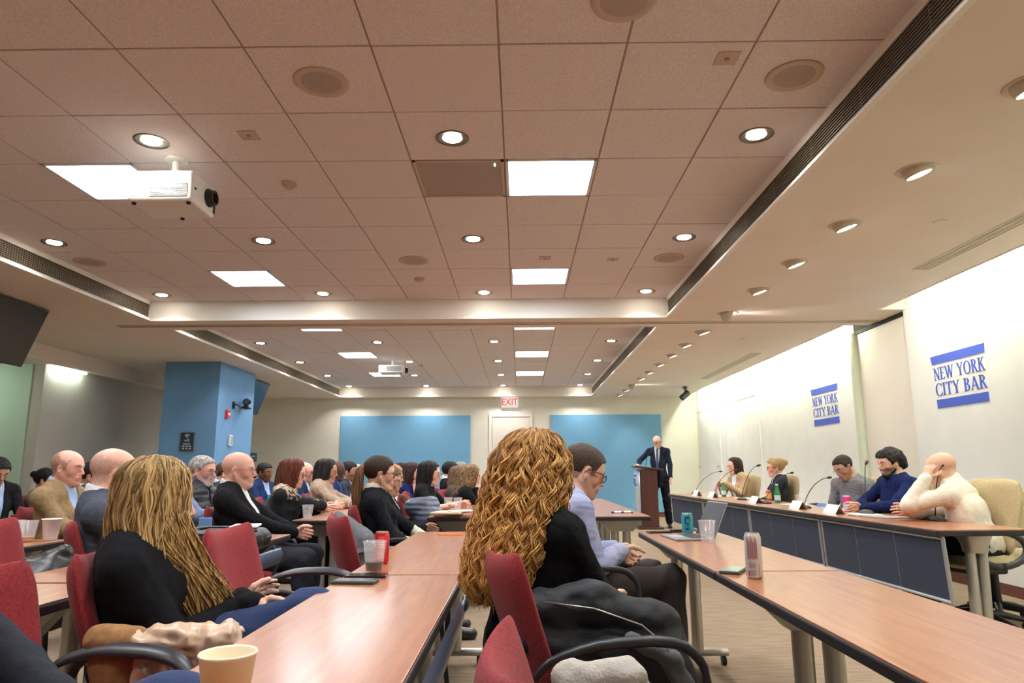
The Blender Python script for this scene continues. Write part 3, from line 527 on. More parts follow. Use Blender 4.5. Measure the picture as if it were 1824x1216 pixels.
def make_red_chair():
    e = empty('conference_chair', (0, 0, 0))
    def back(u, v):
        s = 2*u-1; w = .228-.05*(1-v)**2-.02*v**3; z = .47+.42*v+(-.022*(1-abs(s)**2)+.008)*(v**2); x = -.21-.10*v+.035*(1-v)**2*1.2+.045*s*s; 
        if v > .9: w *= 1-.9*(v-.9)
        return (x, s*w, z)
    cushion(back, 13, 15, .032, 'backrest', m_red, e)
    cushion(lambda u, v: (-.22+.47*v, (2*u-1)*(.245-.02*(2*v-1)**2), .452-.02*v**3-.01*(1-(2*u-1)**2)*v), 12, 12, .034, 'seat', m_red, e)
    for s in (-1, 1):
        P = [(-.24, s*.21, .56), (-.20, s*.26, .63), (-.08, s*.275, .665), (.08, s*.28, .67), (.17, s*.28, .655), (.225, s*.28, .60), (.235, s*.275, .52), (.19, s*.26, .43)]
        Q = []
        for i in range(len(P)-1):
            for t in (0, .33, .67): Q.append(Vector(P[i]).lerp(Vector(P[i+1]), t))
        Q.append(Vector(P[-1])); Q = [Q[0]]+[(Q[i-1]+Q[i]*2+Q[i+1])/4 for i in range(1, len(Q)-1)]+[Q[-1]]
        n = len(Q); MB().tube(Q, [.012+.014*math.sin(PI*min(1, i/(n*.75))) if i < n*.75 else .016 for i in range(n)], 10, sx=.55).build('armrest', m_arm, e, smooth=True)
    for sy in (-1, 1):
        MB().tube([(.22, sy*.245, .43), (.26, sy*.27, .02)], .0125, 10).build('leg', m_black, e, auto=.6); MB().tube([(-.2, sy*.22, .5), (-.23, sy*.25, .3), (-.3, sy*.27, .02)], .0125, 10).build('leg', m_black, e, auto=.6)
    b = MB(); b.box(-.2, .2, -.2, .2, .405, .42); b.tube([(-.2, -.23, .41), (.21, -.24, .41)], .012); b.tube([(-.2, .23, .41), (.21, .24, .41)], .012); b.build('seat_frame', m_black, e)
    return e
def make_tan_chair():
    e = empty('swivel_chair', (0, 0, 0))
    cushion(lambda u, v: (-.24-.09*v+.05*(2*u-1)**2+.03*(1-v)**2, (2*u-1)*(.215-.045*(1-v)**2-.07*max(0, v-.75)*2), .52+.52*v-.03*(2*u-1)**2*v), 13, 15, .035, 'backrest', m_tan, e)
    cushion(lambda u, v: (-.24+.5*v, (2*u-1)*.25*(1-.12*(2*v-1)**4), .475-.02*v**3), 12, 12, .04, 'seat', m_tan, e)
    for s in (-1, 1):
        P = [(.05+.17*math.cos(a)*(1 if math.cos(a) > 0 else 1.25), s*.29, .575+.115*math.sin(a)) for a in np.linspace(-PI/2, 3*PI/2, 22)]; MB().tube(P, .019, 10, sx=1.2).build('armrest', m_arm, e, smooth=True)
    MB().tube([(-.25, 0, .6), (-.28, 0, .47), (-.15, 0, .42)], .03, 10).build('back_support', m_black, e, auto=.6); MB().box(-.16, .14, -.13, .13, .385, .44).build('mechanism', m_black, e, bevel=.015)
    MB().tube([(0, 0, .39), (0, 0, .1)], [.028, .034], 16).build('column', m_black, e, auto=.6)
    for k in range(5):
        a = 2*PI*k/5+.3; c, s = math.cos(a), math.sin(a); l = MB().tube([(0, 0, .12), (.16*c, .16*s, .1), (.3*c, .3*s, .07)], [.03, .024, .016], 10).build('leg', m_black, e, auto=.6)
        MB().tube([(.3*c-.022*s, .3*s+.022*c, .028), (.3*c+.022*s, .3*s-.022*c, .028)], .028, 14).build('caster', m_black, l, auto=.6)
    return e
_red = make_red_chair(); _tan = make_tan_chair(); _used = {'r': False, 't': False}
def chair(kind, x, y, rz, lab, group=None):
    src = _red if kind == 'r' else _tan
    o = src if not _used[kind] else dup(src); _used[kind] = True
    o.location = (x, y, 0); o.rotation_euler = (0, 0, math.radians(rz)); tag(o, lab, 'chair'); 
    if 'group' in o: del o['group']
    if group: o['group'] = group
    return o
# ================================================================ figures: smooth implicit surfaces, meshed
f32 = np.float32
def V3(*a): return np.array(a, dtype=float)
class Pr:
    __slots__ = ('kind', 'a', 'b', 'ra', 'rb', 'k', 'op', 'n', 'fl', 'R', 'fn', 'tag')
def Cn(a, b, ra, rb=None, k=.02, op='u', n=None, fl=1., tag=''):
    p = Pr(); p.kind = 'c'; p.a = np.array(a, float); p.b = np.array(b, float); p.ra = ra; p.rb = ra if rb is None else rb; p.k = k; p.op = op; p.n = None if n is None else np.array(n, float)/np.linalg.norm(n); p.fl = fl; p.tag = tag; p.R = None; p.fn = None; return p
def El(c, r, k=.02, op='u', R=None, tag=''):
    p = Pr(); p.kind = 'e'; p.a = np.array(c, float); p.ra = np.array([r]*3 if np.isscalar(r) else r, float); p.k = k; p.op = op; p.R = R; p.tag = tag; p.b = p.a; p.rb = 0; p.n = None; p.fl = 1; p.fn = None; return p
def Fn(fn, op='i', k=.01): p = Pr(); p.kind = 'f'; p.fn = fn; p.op = op; p.k = k; p.tag = ''; return p
def pd(p, P):
    if p.kind == 'c':
        ab = p.b-p.a; L2 = ab@ab+1e-12; v = P-p.a.astype(f32); t = np.clip(v@(ab/L2).astype(f32), 0, 1); v = v-t[:, None]*ab.astype(f32)
        if p.n is not None: v = v+(v@p.n.astype(f32))[:, None]*(p.n*(p.fl-1)).astype(f32)
        return np.sqrt(np.einsum('ij,ij->i', v, v))-(p.ra+(p.rb-p.ra)*t)
    if p.kind == 'e':
        v = P-p.a.astype(f32)
        if p.R is not None: v = v@p.R.astype(f32)
        r = p.ra.astype(f32); k0 = np.sqrt(((v/r)**2).sum(1))+1e-6; k1 = np.sqrt(((v/(r*r))**2).sum(1))+1e-6; return k0*(k0-1)/k1
    return p.fn(P)
def sdf(prims, P):
    d = np.full(len(P), 1e3, f32)
    for p in prims:
        b = pd(p, P); k = p.k
        if p.op == 'u': h = np.clip(.5+.5*(d-b)/k, 0, 1); d = d+(b-d)*h-k*h*(1-h)
        elif p.op == 's': b = -b; h = np.clip(.5-.5*(d-b)/k, 0, 1); d = d+(b-d)*h+k*h*(1-h)
        elif p.op == 'i': h = np.clip(.5-.5*(d-b)/k, 0, 1); d = d+(b-d)*h+k*h*(1-h)
        else: d = d+b
    return d
def surf(prims, h, nb=None, lo=None, hi=None):
    nb = nb or (14 if h < .0065 else 10); S = nb*h
    if lo is None:
        A = [p for p in prims if p.op == 'u' and p.kind != 'f']; pts = []
        for p in A: m = float(np.max(p.ra)) if p.kind == 'e' else max(p.ra, p.rb); pts += [p.a-m, p.a+m, p.b-m, p.b+m]
        lo = np.min(pts, 0)-2*h; hi = np.max(pts, 0)+2*h
    N = np.ceil((hi-lo)/S).astype(int)+1; I = np.stack(np.meshgrid(*[np.arange(n) for n in N], indexing='ij'), -1).reshape(-1, 3)
    Cc = (lo+(I+.5)*S).astype(f32); D = sdf(prims, Cc); R = S*.87
    act = np.abs(D) < R*1.25+.01; I = I[act]; Cc = Cc[act]
    dd = np.array([pd(p, Cc) for p in prims]); keep = []
    for q, p in enumerate(prims): keep.append(np.ones(len(I), bool) if p.kind == 'f' and p.op != 'u' or p.op in 'id' else dd[q] < R*1.15*max(1, p.fl if p.kind != 'f' else 1)+p.k+.004)
    keep = np.array(keep); g = np.arange(nb+1)*h; G = np.stack(np.meshgrid(g, g, g, indexing='ij'), -1).reshape(-1, 3)
    K = []; VV = []; Q = []; dim = (N*nb+3).astype(np.int64)
    key = lambda c: (c[:, 0]*dim[1]+c[:, 1])*dim[2]+c[:, 2]
    cor = np.array([[a, b, c] for a in (0, 1) for b in (0, 1) for c in (0, 1)]); eds = [(a, b) for a in range(8) for b in range(a+1, 8) if np.abs(cor[a]-cor[b]).sum() == 1]
    for bi in range(len(I)):
        sub = [p for p, kk in zip(prims, keep[:, bi]) if kk]
        o = lo+I[bi]*S; v = sdf(sub, (G+o).astype(f32)).reshape(nb+1, nb+1, nb+1); s = v < 0
        if s.all() or not s.any(): continue
        c8 = [v[c[0]:nb+c[0], c[1]:nb+c[1], c[2]:nb+c[2]] for c in cor]; cnt = sum((c < 0).astype(int) for c in c8); m = (cnt > 0) & (cnt < 8); ci = np.argwhere(m); vals = np.stack([c[m] for c in c8], -1)
        acc = np.zeros((len(ci), 3)); num = np.zeros(len(ci))
        for a, b in eds:
            x = (vals[:, a] < 0) != (vals[:, b] < 0); t = vals[x, a]/(vals[x, a]-vals[x, b]); acc[x] += cor[a]+t[:, None]*(cor[b]-cor[a]); num[x] += 1
        gc = ci+I[bi]*nb+1; K.append(key(gc)); VV.append(lo+(ci+I[bi]*nb+acc/num[:, None])*h)
        for ax in range(3):
            sl = [slice(0, nb)]*3; s2 = [slice(0, nb)]*3; s2[ax] = slice(1, nb+1); a = s[tuple(sl)]; b = s[tuple(s2)]
            e1, e2 = [(1, 2), (2, 0), (0, 1)][ax]; u = np.zeros(3, int); u[e1] = 1; w_ = np.zeros(3, int); w_[e2] = 1
            for mm, rev in (((a & ~b), 0), ((~a & b), 1)):
                c = np.argwhere(mm)+I[bi]*nb+1
                if len(c): q = np.stack([key(c), key(c-u), key(c-u-w_), key(c-w_)], -1); Q.append(q[:, ::-1] if not rev else q)
    K = np.concatenate(K); VV = np.concatenate(VV); Q = np.concatenate(Q); o = np.argsort(K); K = K[o]; VV = VV[o]
    ix = np.searchsorted(K, Q); ix = np.clip(ix, 0, len(K)-1); ok = (K[ix] == Q).all(1)
    return VV, ix[ok][:, ::-1]
def npmesh(name, V, F, m, parent, colf=None, smooth=True):
    me = bpy.data.meshes.new(name); me.vertices.add(len(V)); me.vertices.foreach_set('co', np.asarray(V, f32).ravel()); k = F.shape[1]
    me.loops.add(F.size); me.loops.foreach_set('vertex_index', F.ravel().astype(np.int32)); me.polygons.add(len(F)); me.polygons.foreach_set('loop_start', np.arange(0, F.size, k, dtype=np.int32))
    me.polygons.foreach_set('use_smooth', np.full(len(F), smooth)); me.materials.append(m); me.update(calc_edges=True); me.validate()
    if colf is not None:
        c = colf(V); a = me.color_attributes.new('tone', 'FLOAT_COLOR', 'POINT'); a.data.foreach_set('color', np.c_[c, np.ones(len(c))].astype(f32).ravel())
    o = bpy.data.objects.new(name, me); COL.objects.link(o); o.parent = parent; return o
def nz(P, f, seed=0):
    r = np.random.default_rng(seed); o = np.zeros(len(P), f32)
    for i in range(5):
        k = r.normal(size=3); k = k/np.linalg.norm(k)*f*(.7+.5*i/2); k2 = r.normal(size=3)*f*.5
        o += np.sin(P@k.astype(f32)+1.5*np.sin(P@k2.astype(f32)+i)+r.uniform(0, 6)).astype(f32)
    return o/3.2
def rotm(yaw, pitch, roll=0):
    cy, sy, cp, sp, cr, sr = math.cos(yaw), math.sin(yaw), math.cos(pitch), math.sin(pitch), math.cos(roll), math.sin(roll)
    return np.array([[cy, -sy, 0], [sy, cy, 0], [0, 0, 1]])@np.array([[cp, 0, sp], [0, 1, 0], [-sp, 0, cp]])@np.array([[1, 0, 0], [0, cr, -sr], [0, sr, cr]])
HX = [-.14, -.09, -.06, -.032, -.022, .008, .014, .034, .044, .056, .07, .09, .13]; HZ = [-.08, -.076, -.068, -.052, .012, .016, -.02, -.018, .03, .05, .06, .066, .07]
def head_prims(fem=False, fat=0.):
    j = .9 if fem else 1; L = []
    L += [El((-.014, 0, .034), (.098, .077, .084), k=.01), El((.028, 0, .02), (.066, .066, .07), k=.03), Cn((.03, 0, -.015), (.048, 0, -.075), .06, .036*j+fat*.1, k=.03)]
    for s in (-1, 1):
        L += [Cn((-.002, s*.054, -.045), (.062, s*.014, -.1), .021*j+fat*.15, .016, k=.03), El((.056, s*.038, -.03), (.024, .022, .022), k=.02), Cn((.08, s*.042, .02), (.091, s*.012, .017), .0085, .0085, k=.014),
              El((.1, s*.033, .0), (.018, .019, .0125), k=.012, op='s'), El((.0745, s*.032, -.001), .0145, k=.004)]
    L += [Cn((.088, 0, .012), (.112, 0, -.03), .0065, .0105, k=.012), El((.1, .012, -.036), (.011, .007, .0075), k=.006), El((.1, -.012, -.036), (.011, .007, .0075), k=.006),
          El((.078, 0, -.062), (.024, .03, .024), k=.015), Cn((.09, -.02, -.0635), (.09, .02, -.0635), .0055, k=.006, n=(0, 0, 1), fl=1.2), Cn((.098, -.008, -.061), (.098, .008, -.061), .0055, k=.006), Cn((.094, -.014, -.075), (.094, .014, -.075), .0065, k=.006), Cn((.104, -.02, -.0685), (.104, .02, -.0685), .0022, k=.004, op='s'),
          El((.082, 0, -.102), (.018, .02*j, .016), k=.02)]
    for s in (-1, 1):
        R = rotm(s*.45, .15); L += [El((-.006, s*.079, -.012), (.019, .0075, .031), k=.006, R=R), El((.002, s*.084, -.006), (.01, .006, .018), k=.004, op='s', R=R), El((-.004, s*.077, -.036), (.009, .006, .01), k=.006)]
    return L
def xf(L, R, t, s):
    out = []
    for p in L:
        q = Pr()
        for a in Pr.__slots__: setattr(q, a, getattr(p, a, None))
        if p.kind == 'f':
            q.fn = (lambda f, Ri, t, s: (lambda P: f(((P-t.astype(f32))@Ri.astype(f32))/s)*s))(p.fn, R, t, s); q.k = p.k*s
        else:
            q.a = R@p.a*s+t; q.b = R@p.b*s+t; q.ra = p.ra*s; q.rb = (p.rb or 0)*s; q.k = p.k*s
            if p.kind == 'e': q.R = R if p.R is None else R@p.R
            if p.n is not None: q.n = R@p.n
        out.append(q)
    return out
def hand_prims(wr, d, thumb, s=1., curl=.5, spread=1., side=1):
    # d = towards the fingertips, thumb = towards the thumb side; palm normal from both
    d = np.array(d, float); d /= np.linalg.norm(d); t = np.array(thumb, float); t = t-d*(t@d); t /= np.linalg.norm(t); n = np.cross(d, t)*side; L = []
    w = lambda a, b, c=0: wr+(d*a+t*b+n*c)*s
    L.append(Cn(w(0, 0), w(.02, 0), .026*s, .028*s, k=.015, n=n, fl=1.35, tag='hand')); L.append(Cn(w(.03, .012), w(.078, .018), .024*s, .022*s, k=.012, n=n, fl=1.9, tag='hand')); L.append(Cn(w(.03, -.01), w(.072, -.018), .024*s, .02*s, k=.012, n=n, fl=1.9, tag='hand'))
    for b, ln, c0 in ((.03, .92, .9), (.01, 1.0, 1.), (-.0105, .94, 1.08), (-.029, .78, 1.2)):
        p = w(.08 if abs(b) < .02 else .075, b); a = 0; r = .0092*s
        for i, l in enumerate((.042, .027, .021)):
            a += curl*c0*(.75, 1.05, .7)[i]; dv = d*math.cos(a)+n*math.sin(a)+t*b*(1.2 if i == 0 else 0)*spread; q = p+dv*l*ln*s; L.append(Cn(p, q, r, r*.9, k=.0035, tag='hand')); p = q; r *= .9
    p = w(.018, .022, .006); q = p+(d*.55+t*.7+n*.35)*.042*s; r_ = q+(d*.85+t*.25+n*(.2+.5*curl))*.034*s; e = r_+(d*.9+t*-.0+n*(.3+.5*curl))*.026*s
    L += [Cn(p, q, .0135*s, .0115*s, k=.01, tag='hand'), Cn(q, r_, .0115*s, .010*s, k=.004, tag='hand'), Cn(r_, e, .010*s, .0085*s, k=.003, tag='hand')]
    return L
def ik(S, W, l1, l2, hint):
    v = W-S; D = np.linalg.norm(v); D2 = min(D, (l1+l2)*.995); u = v/D; a = (l1*l1-l2*l2+D2*D2)/(2*D2); h = math.sqrt(max(0, l1*l1-a*a)); hh = np.array(hint, float); hh -= u*(hh@u); hh /= np.linalg.norm(hh); return S+u*a+hh*h, S+u*D2
def cloth_mat(name, c, kind='wool', **kw):
    d = dict(wool=dict(rough=1, var=.12, vs=60, bump=.25, bs=350, spec=.15), knit=dict(rough=1, var=.07, vs=50, bump=.8, bs=160, spec=.15), cotton=dict(rough=.85, var=.06, vs=20, bump=.15, bs=400), nylon=dict(rough=.42, var=.1, vs=10, bump=.4, bs=30, bdist=.01), denim=dict(rough=.95, var=.12, vs=200, bump=.2, bs=500))[kind]; d = dict(d); d.update(kw); return mat(name, c, **d)
HAIRM = {}
def hair_mat(name, c1, c2, stretch=(60, 60, 3), rough=.55):
    if name in HAIRM: return HAIRM[name]
    m = mat(name, c1, rough, col2=c2, vs=2.2, stretch=stretch, bump=.8, bs=2.5, bdist=.008, spec=.25); HAIRM[name] = m; return m
m_lens = mat('spectacle_lens', (.9, .92, .95, 1), .03, alpha=.12, spec=.8); m_eyew = mat('eye_white', srgb(225, 218, 210), .3); m_iris = mat('eye_iris', srgb(52, 36, 28), .2)
FR = {'dark': mat('frame_dark', srgb(30, 24, 24), .3), 'metal': mat('frame_metal', srgb(120, 110, 100), .3, metal=.8), 'blue': mat('frame_blue', srgb(60, 60, 140), .3), 'tort': mat('frame_tortoise', srgb(70, 40, 24), .3)}
def glasses(root, R, t, s, kind, big=1.):
    e = bpy.data.objects.new('glasses', None); COL.objects.link(e); e.parent = root
    X = lambda p: tuple(R@np.array(p, float)*s+t); m = FR[kind]; b = MB(); g = MB(); r = .0022 if kind in ('dark', 'tort') else .0013
    for sd in (-1, 1):
        ring = [(.104-.004*abs(math.cos(a)), sd*.034+.024*math.cos(a)*big, -.004+.0185*big*math.sin(a)*(1 if math.sin(a) < 0 else .85)) for a in np.linspace(0, 2*PI, 17)]
        b.tube([X(p) for p in ring], r*s, 6, cap=False); g.add([X(p) for p in ring[:-1]], [tuple(range(16))])
        b.tube([X(p) for p in ((.099, sd*.058, .002), (.06, sd*.079, .006), (.0, sd*.086, .0), (-.02, sd*.083, -.018))], r*s, 6)
    b.tube([X(p) for p in ((.103, -.011, .0), (.112, 0, .004), (.103, .011, .0))], r*s, 6)
    b.build('rim', m, e, smooth=True); g.build('lens', m_lens, e)
def person(label, X, Y, cz, face, h=.008, **o):
    """X, Y, cz: where the crown of the head is; face: facing angle in degrees (0 = +x)."""
    g = o.get; hs = g('hs', 1.0); fem = g('fem', False); bulk = g('bulk', 1.0); lean = math.radians(g('lean', -8)); stand = g('stand', False)
    hz = g('hz', .545 if not stand else .95); yaw, pit, rol = [math.radians(a) for a in g('head', (0, 4, 0))]
    HR = rotm(yaw, pit, rol); crown = HR@V3(-.005, 0, .118)*hs; nk = HR@V3(-.025, 0, -.075)*hs
    tl = (cz-crown[2]+nk[2]-hz-.05)/math.cos(lean); u = V3(math.sin(lean), 0, math.cos(lean)); fw = V3(math.cos(lean), 0, -math.sin(lean))
    H = V3(0, 0, hz); NB = H+u*tl; hump = g('hunch', .0); NB = NB+V3(hump, 0, 0); Ct = H+u*tl*.62-fw*.005; HC = NB+V3(.018, 0, .05)-nk
    fr = math.radians(face); off = HC+crown; Rf = np.array([[math.cos(fr), -math.sin(fr)], [math.sin(fr), math.cos(fr)]]); base = np.array([X, Y])-Rf@off[:2]
    root = empty(g('name', 'person'), (base[0], base[1], 0), fr, label, 'person', g('group'))
    sw = (.15 if fem else .176)*bulk**.5; ud = -.045; lean_arr = u
    S = {s: H+u*(tl-.072)+V3(hump*.8, s*sw, 0) for s in (-1, 1)}
    al = g('al', .27); wr = g('arms', {}); P = []
    b = bulk
    P += [El(H+u*.02, (.125*b, .165*b, .11), k=.05, tag='pelvis'), Cn(H+u*.08+fw*g('belly', .0), H+u*tl*.45+fw*(.01+g('belly', 0)*.6), .125*b+g('belly', 0)*.5, .13*b, k=.06, n=fw, fl=1.22, tag='torso'), Cn(Ct, H+u*tl*.78+V3(hump*.5, 0, 0), .148*b, .13*b, k=.06, n=fw, fl=1.42, tag='torso')]
    P += [Cn(S[-1]*.93+S[1]*.07-u*.01, S[1]*.93+S[-1]*.07-u*.01, 0.056, .056, k=.05, n=fw, fl=1.05, tag='torso'), Cn(NB-u*.02, S[1]+u*.005, .05, .035, k=.05, tag='torso'), Cn(NB-u*.02, S[-1]+u*.005, .05, .035, k=.05, tag='torso')]
    if fem: P += [El(Ct+fw*.08*b+V3(0, s*.065, -.01), (.05, .06, .055), k=.04, tag='torso') for s in (-1, 1)]
    arms = {}
    for s in (-1, 1):
        a = wr.get(s, g('armp', 'lap'))
        if isinstance(a, dict) and 'wd' in a: q_ = np.array(a['wd'][:2])-base; a = dict(a); l_ = Rf.T@q_; a['w'] = (l_[0], l_[1], a['wd'][2])
        if isinstance(a, str): a = {'lap': dict(w=(.30, s*.07, .66), d=(.7, -s*.7, -.25), t=(.3, s*.2, 1), hint=(-.5, s*.8, -.6), curl=.45), 'table': dict(w=(.36, s*.12, .775), d=(.75, -s*.65, 0), t=(.6, -.0, .8), hint=(-.3, s*.9, -.3), curl=.55), 'cross': dict(w=(.22, -s*.06, hz+.24+s*.02), d=(.1, -s*1, .15), t=(.1, 0, 1), hint=(.1, s*.8, -.7), curl=.4), 'side': dict(w=(.02, s*.26, .86), d=(.1, 0, -1), t=(1, 0, 0), hint=(-.6, s*.3, 0), curl=.35), 'chin': dict(w=None, d=(.3, -s*.3, 1), t=(-.5, 0, .6), hint=(.5, s*.5, -1), curl=1.0), 'rest': dict(w=(.24, s*.26, .68), d=(1, -s*.1, -.1), t=(.1, -s*1, .3), hint=(-.3, s*.6, -.8), curl=.3)}[a]
        w_ = a['w']; w_ = HC+HR@V3(.075, s*.035, -.155)*hs if w_ is None else V3(*w_); E, W_ = ik(S[s], w_, al, al*.93, a['hint']); arms[s] = (E, W_, a)
        ar = g('armr', .043)*(1 if not fem else .9)*bulk**.4
        P += [Cn(S[s], E, ar*1.12, ar*.88, k=.03, tag='arm'), Cn(E, W_, ar*.9, .026, k=.015, tag='fore')]; P += hand_prims(W_, a['d'], a['t'], s=.97 if not fem else .88, curl=a['curl'], side=(1 if np.cross(V3(*a['d']), V3(*a['t']))@(V3(0, 0, -1) if 'n' not in a else V3(*a['n'])) > 0 else -1))
    legs = {}; lg = g('legs', {})
    for s in (-1, 1):
        hp = H+V3(0, s*.09, -.01)
        if stand: kn, an, ft = V3(*lg.get(s, [(.04, s*.1, .50), (.0, s*.11, .09), (.16, s*.15, .03)])[0]), V3(*lg.get(s, [0, (.0, s*.11, .09), 0])[1]), V3(*lg.get(s, [0, 0, (.16, s*.15, .03)])[2])
        else:
            d3 = [(.44, s*.13, .53), (.42, s*.13, .09), (.58, s*.15, .035)]; d3 = lg.get(s, d3); kn, an, ft = [V3(*q) for q in d3]
        legs[s] = (hp, kn, an, ft); P += [Cn(hp, kn, .085*b, .056, k=.04, tag='thigh'), Cn(kn, an, .054, .034, k=.03, tag='calf'), Cn(an+(an-ft)*.15-V3(0, 0, .03), ft, .032, .026, k=.02, tag='foot')]
    hd = xf(head_prims(fem, g('fat', 0)), HR, HC, hs); P += [Cn(HC+HR@V3(-.03, 0, -.055)*hs, NB-u*.01, .056*(1 if not fem else .82)*(1+g('fat', 0)*2), .064*(1 if not fem else .85), k=.03, tag='neck')]
    body = [p for p in P if p.tag in ('hand', 'neck')]; un = []
    for p in P:
        if p.tag in ('hand', 'neck'): continue
        q = Pr(); [setattr(q, a_, getattr(p, a_, None)) for a_ in Pr.__slots__]; q.ra = p.ra-.004; q.rb = (p.rb-.004) if p.kind == 'c' else p.rb; un.append(q)
    bare = g('bare', 0)
    allb = hd[:3]+[p for p in body if p.tag == 'neck']+un+hd[3:]+[p for p in body if p.tag == 'hand']
    Vb, Fb = surf(allb, h)
    skin = V3(*g('skin', srgb(214, 166, 140))[:3]); hc = V3(*g('haircol', srgb(60, 44, 34))[:3]); stub = g('buzz', 0); beard = g('beard', 0)*.85; bcol = V3(*g('beardcol', g('haircol', srgb(60, 44, 34)))[:3])
    def toneb(V):
        q = ((V-HC)@HR)/hs; c = np.tile(skin, (len(V), 1)); near = (np.abs(q) < .16).all(1)
        def sm(a, b, x): t = np.clip((x-a)/(b-a), 0, 1); return t*t*(3-2*t)
        lips = near*sm(.028, .02, np.abs(q[:, 1]))*sm(.0125, .009, np.abs(q[:, 2]+.0685))*sm(.08, .086, q[:, 0]); c = c*(1-lips[:, None]*.5)+lips[:, None]*.5*skin*V3(.85, .5, .5)
        rd = near*(np.exp(-((np.abs(q[:, 1])-.045)**2+(q[:, 2]+.03)**2)/.0006)*(q[:, 0] > .03)+np.exp(-((np.abs(q[:, 1])-.082)**2+(q[:, 2]+.01)**2)/.0006)*.8+np.exp(-((q[:, 0]-.11)**2+(q[:, 2]+.03)**2)/.0003)*.7); c = c*(1-rd[:, None]*V3(.0, .14, .14))
        br = near*sm(.052, .044, np.abs(q[:, 1]))*sm(.01, .018, np.abs(q[:, 1]))*sm(.0065, .0035, np.abs(q[:, 2]-.0215+.06*np.maximum(0, np.abs(q[:, 1])-.03)))*(q[:, 0] > .06); c = c*(1-.75*br[:, None])+.75*br[:, None]*hc*.9
        n_ = nz(V.astype(f32), 260, 3)*.004+nz(V.astype(f32), 90, 5)*.003
        if stub: a = near*sm(-.004, .004, q[:, 2]-np.interp(q[:, 0]+n_, HX, HZ)+n_)*(sm(.058, .035, q[:, 2]+n_*2-np.maximum(0, -q[:, 0])*g('crown', .4)) if g('bald', False) else 1); a = a*(np.abs(q[:, 1]) < .0835)*(.8+.35*nz(V.astype(f32), 700, 6)); c = c*(1-stub*a[:, None])+stub*a[:, None]*hc
        if beard: a = near*sm(-.03, -.045, q[:, 2]+n_)*sm(-.005, .02, q[:, 0])*(1-lips)*sm(-.14, -.115, q[:, 2]-.15*0)*(1-.8*sm(.022, .016, np.abs(q[:, 1]))*sm(-.06, -.055, q[:, 2])); c = c*(1-beard*a[:, None])+beard*a[:, None]*bcol
        return c
    bm = npmesh('body', Vb, Fb, mat('skin_'+('%d' % int(skin.sum()*1000)), (.8, .6, .5, 1), .5, attr='tone', bump=.1, bs=300, spec=.4), root, toneb)
    if g('hide_eyes') is None:
        iris = srgb(70, 50, 40)
        for s in (-1, 1):
            q = MB(); Mx = Matrix([list(HR[i])+[0] for i in range(3)]+[[0, 0, 0, 1]]); q.lathe([(0, .0157), (.005, .0152), (.0098, .0122), (.0132, .0078)], n=14, mtx=Matrix.Rotation(PI/2, 4, 'Y'), caps=False)
            q.v = [tuple(HR@(np.array(v)*V3(1, .95, .52)+V3(.0745, s*.032, -.001))*hs+HC) for v in q.v]; eb = q.build('eye', m_eyew, root, smooth=True)
            q = MB(); q.lathe([(0, .0163), (.0052, .0155)], n=12, mtx=Matrix.Rotation(PI/2, 4, 'Y'), caps=False); q.v = [tuple(HR@(np.array(v)*V3(1, 1, .85)+V3(.0745, s*.032, -.0015))*hs+HC) for v in q.v]; q.build('iris', m_iris, eb)
    # ---- clothing
    def infl(tags, t, extra=()):
        out = []
        for p in P:
            if p.tag not in tags: continue
            q = Pr(); [setattr(q, a_, getattr(p, a_, None)) for a_ in Pr.__slots__]; q.ra = p.ra+t; q.rb = (p.rb+t) if p.kind == 'c' else p.rb; q.k = p.k*1.1; out.append(q)
        return out+list(extra)
    top_ = g('top', 'sweater'); tm = g('topmat'); ch = max(h, .0055); seed = abs(hash(label)) % 97 if False else int(X*37+Y*91) % 97
    neckhole = lambda r, lo=-.005: Cn(NB+u*lo+V3(.012, 0, 0), NB+u*.3+V3(.02, 0, 0), r, r*1.6, k=.012, op='s')
    wfold = lambda A: Fn(lambda Q: (A*nz(Q*np.array([1, 1, .6], f32), 42, seed)+A*.45*nz(Q, 95, seed+1)).astype(f32), 'd')
    sl = g('sleeve', 1.0)
    def sleeves(t):
        out = []
        for s in (-1, 1):
            E, W_, a = arms[s]; ar = g('armr', .043)*(1 if not fem else .9)*bulk**.4
            out += [Cn(S[s], S[s]+(E-S[s])*min(1, sl*2), ar*1.1+t, ar*.92+t, k=.03)]
            if sl > .5: f = (sl-.5)*2; out += [Cn(E, E+(W_-E)*f*.97, ar*.95+t, .03+t+(ar-.03)*(1-f), k=.015)]
        return out
    suit = top_ in ('jacket', 'blazer', 'coat', 'cardigan')
    front = lambda w0, w1, z0: Fn(lambda Q: -np.maximum(np.abs(Q[:, 1]-g('openy', 0))-(w0+(w1-w0)*np.clip(((Q-H.astype(f32))@u.astype(f32)-z0)/(tl-z0), 0, 1)), -((Q-H.astype(f32))@fw.astype(f32)-.02)).astype(f32), 'i', .004)
    hem = g('hem', -.02)
    if suit:
        si = infl(('torso',), .006)+[Cn(HC+HR@V3(-.03, 0, -.085)*hs, NB-u*.02, .061*(1+g('fat', 0)*2), .072, k=.02)]+[Cn(NB+V3(.0, 0, .0), NB+V3(-.005, 0, .035), .066*(1+g('fat', 0)*2), .066*(1+g('fat', 0)*2), k=.01)]+[Cn(HC+HR@V3(-.02, 0, -.0)*hs, HC+HR@V3(.02, 0, .1)*hs, .1, .1, k=.004, op='s')]
        if g('cuff', True):
            for s in (-1, 1): E, W_, a = arms[s]; si = si[:-1]+[Cn(E+(W_-E)*.7, E+(W_-E)*.985, .037, .034, k=.004)]+si[-1:]
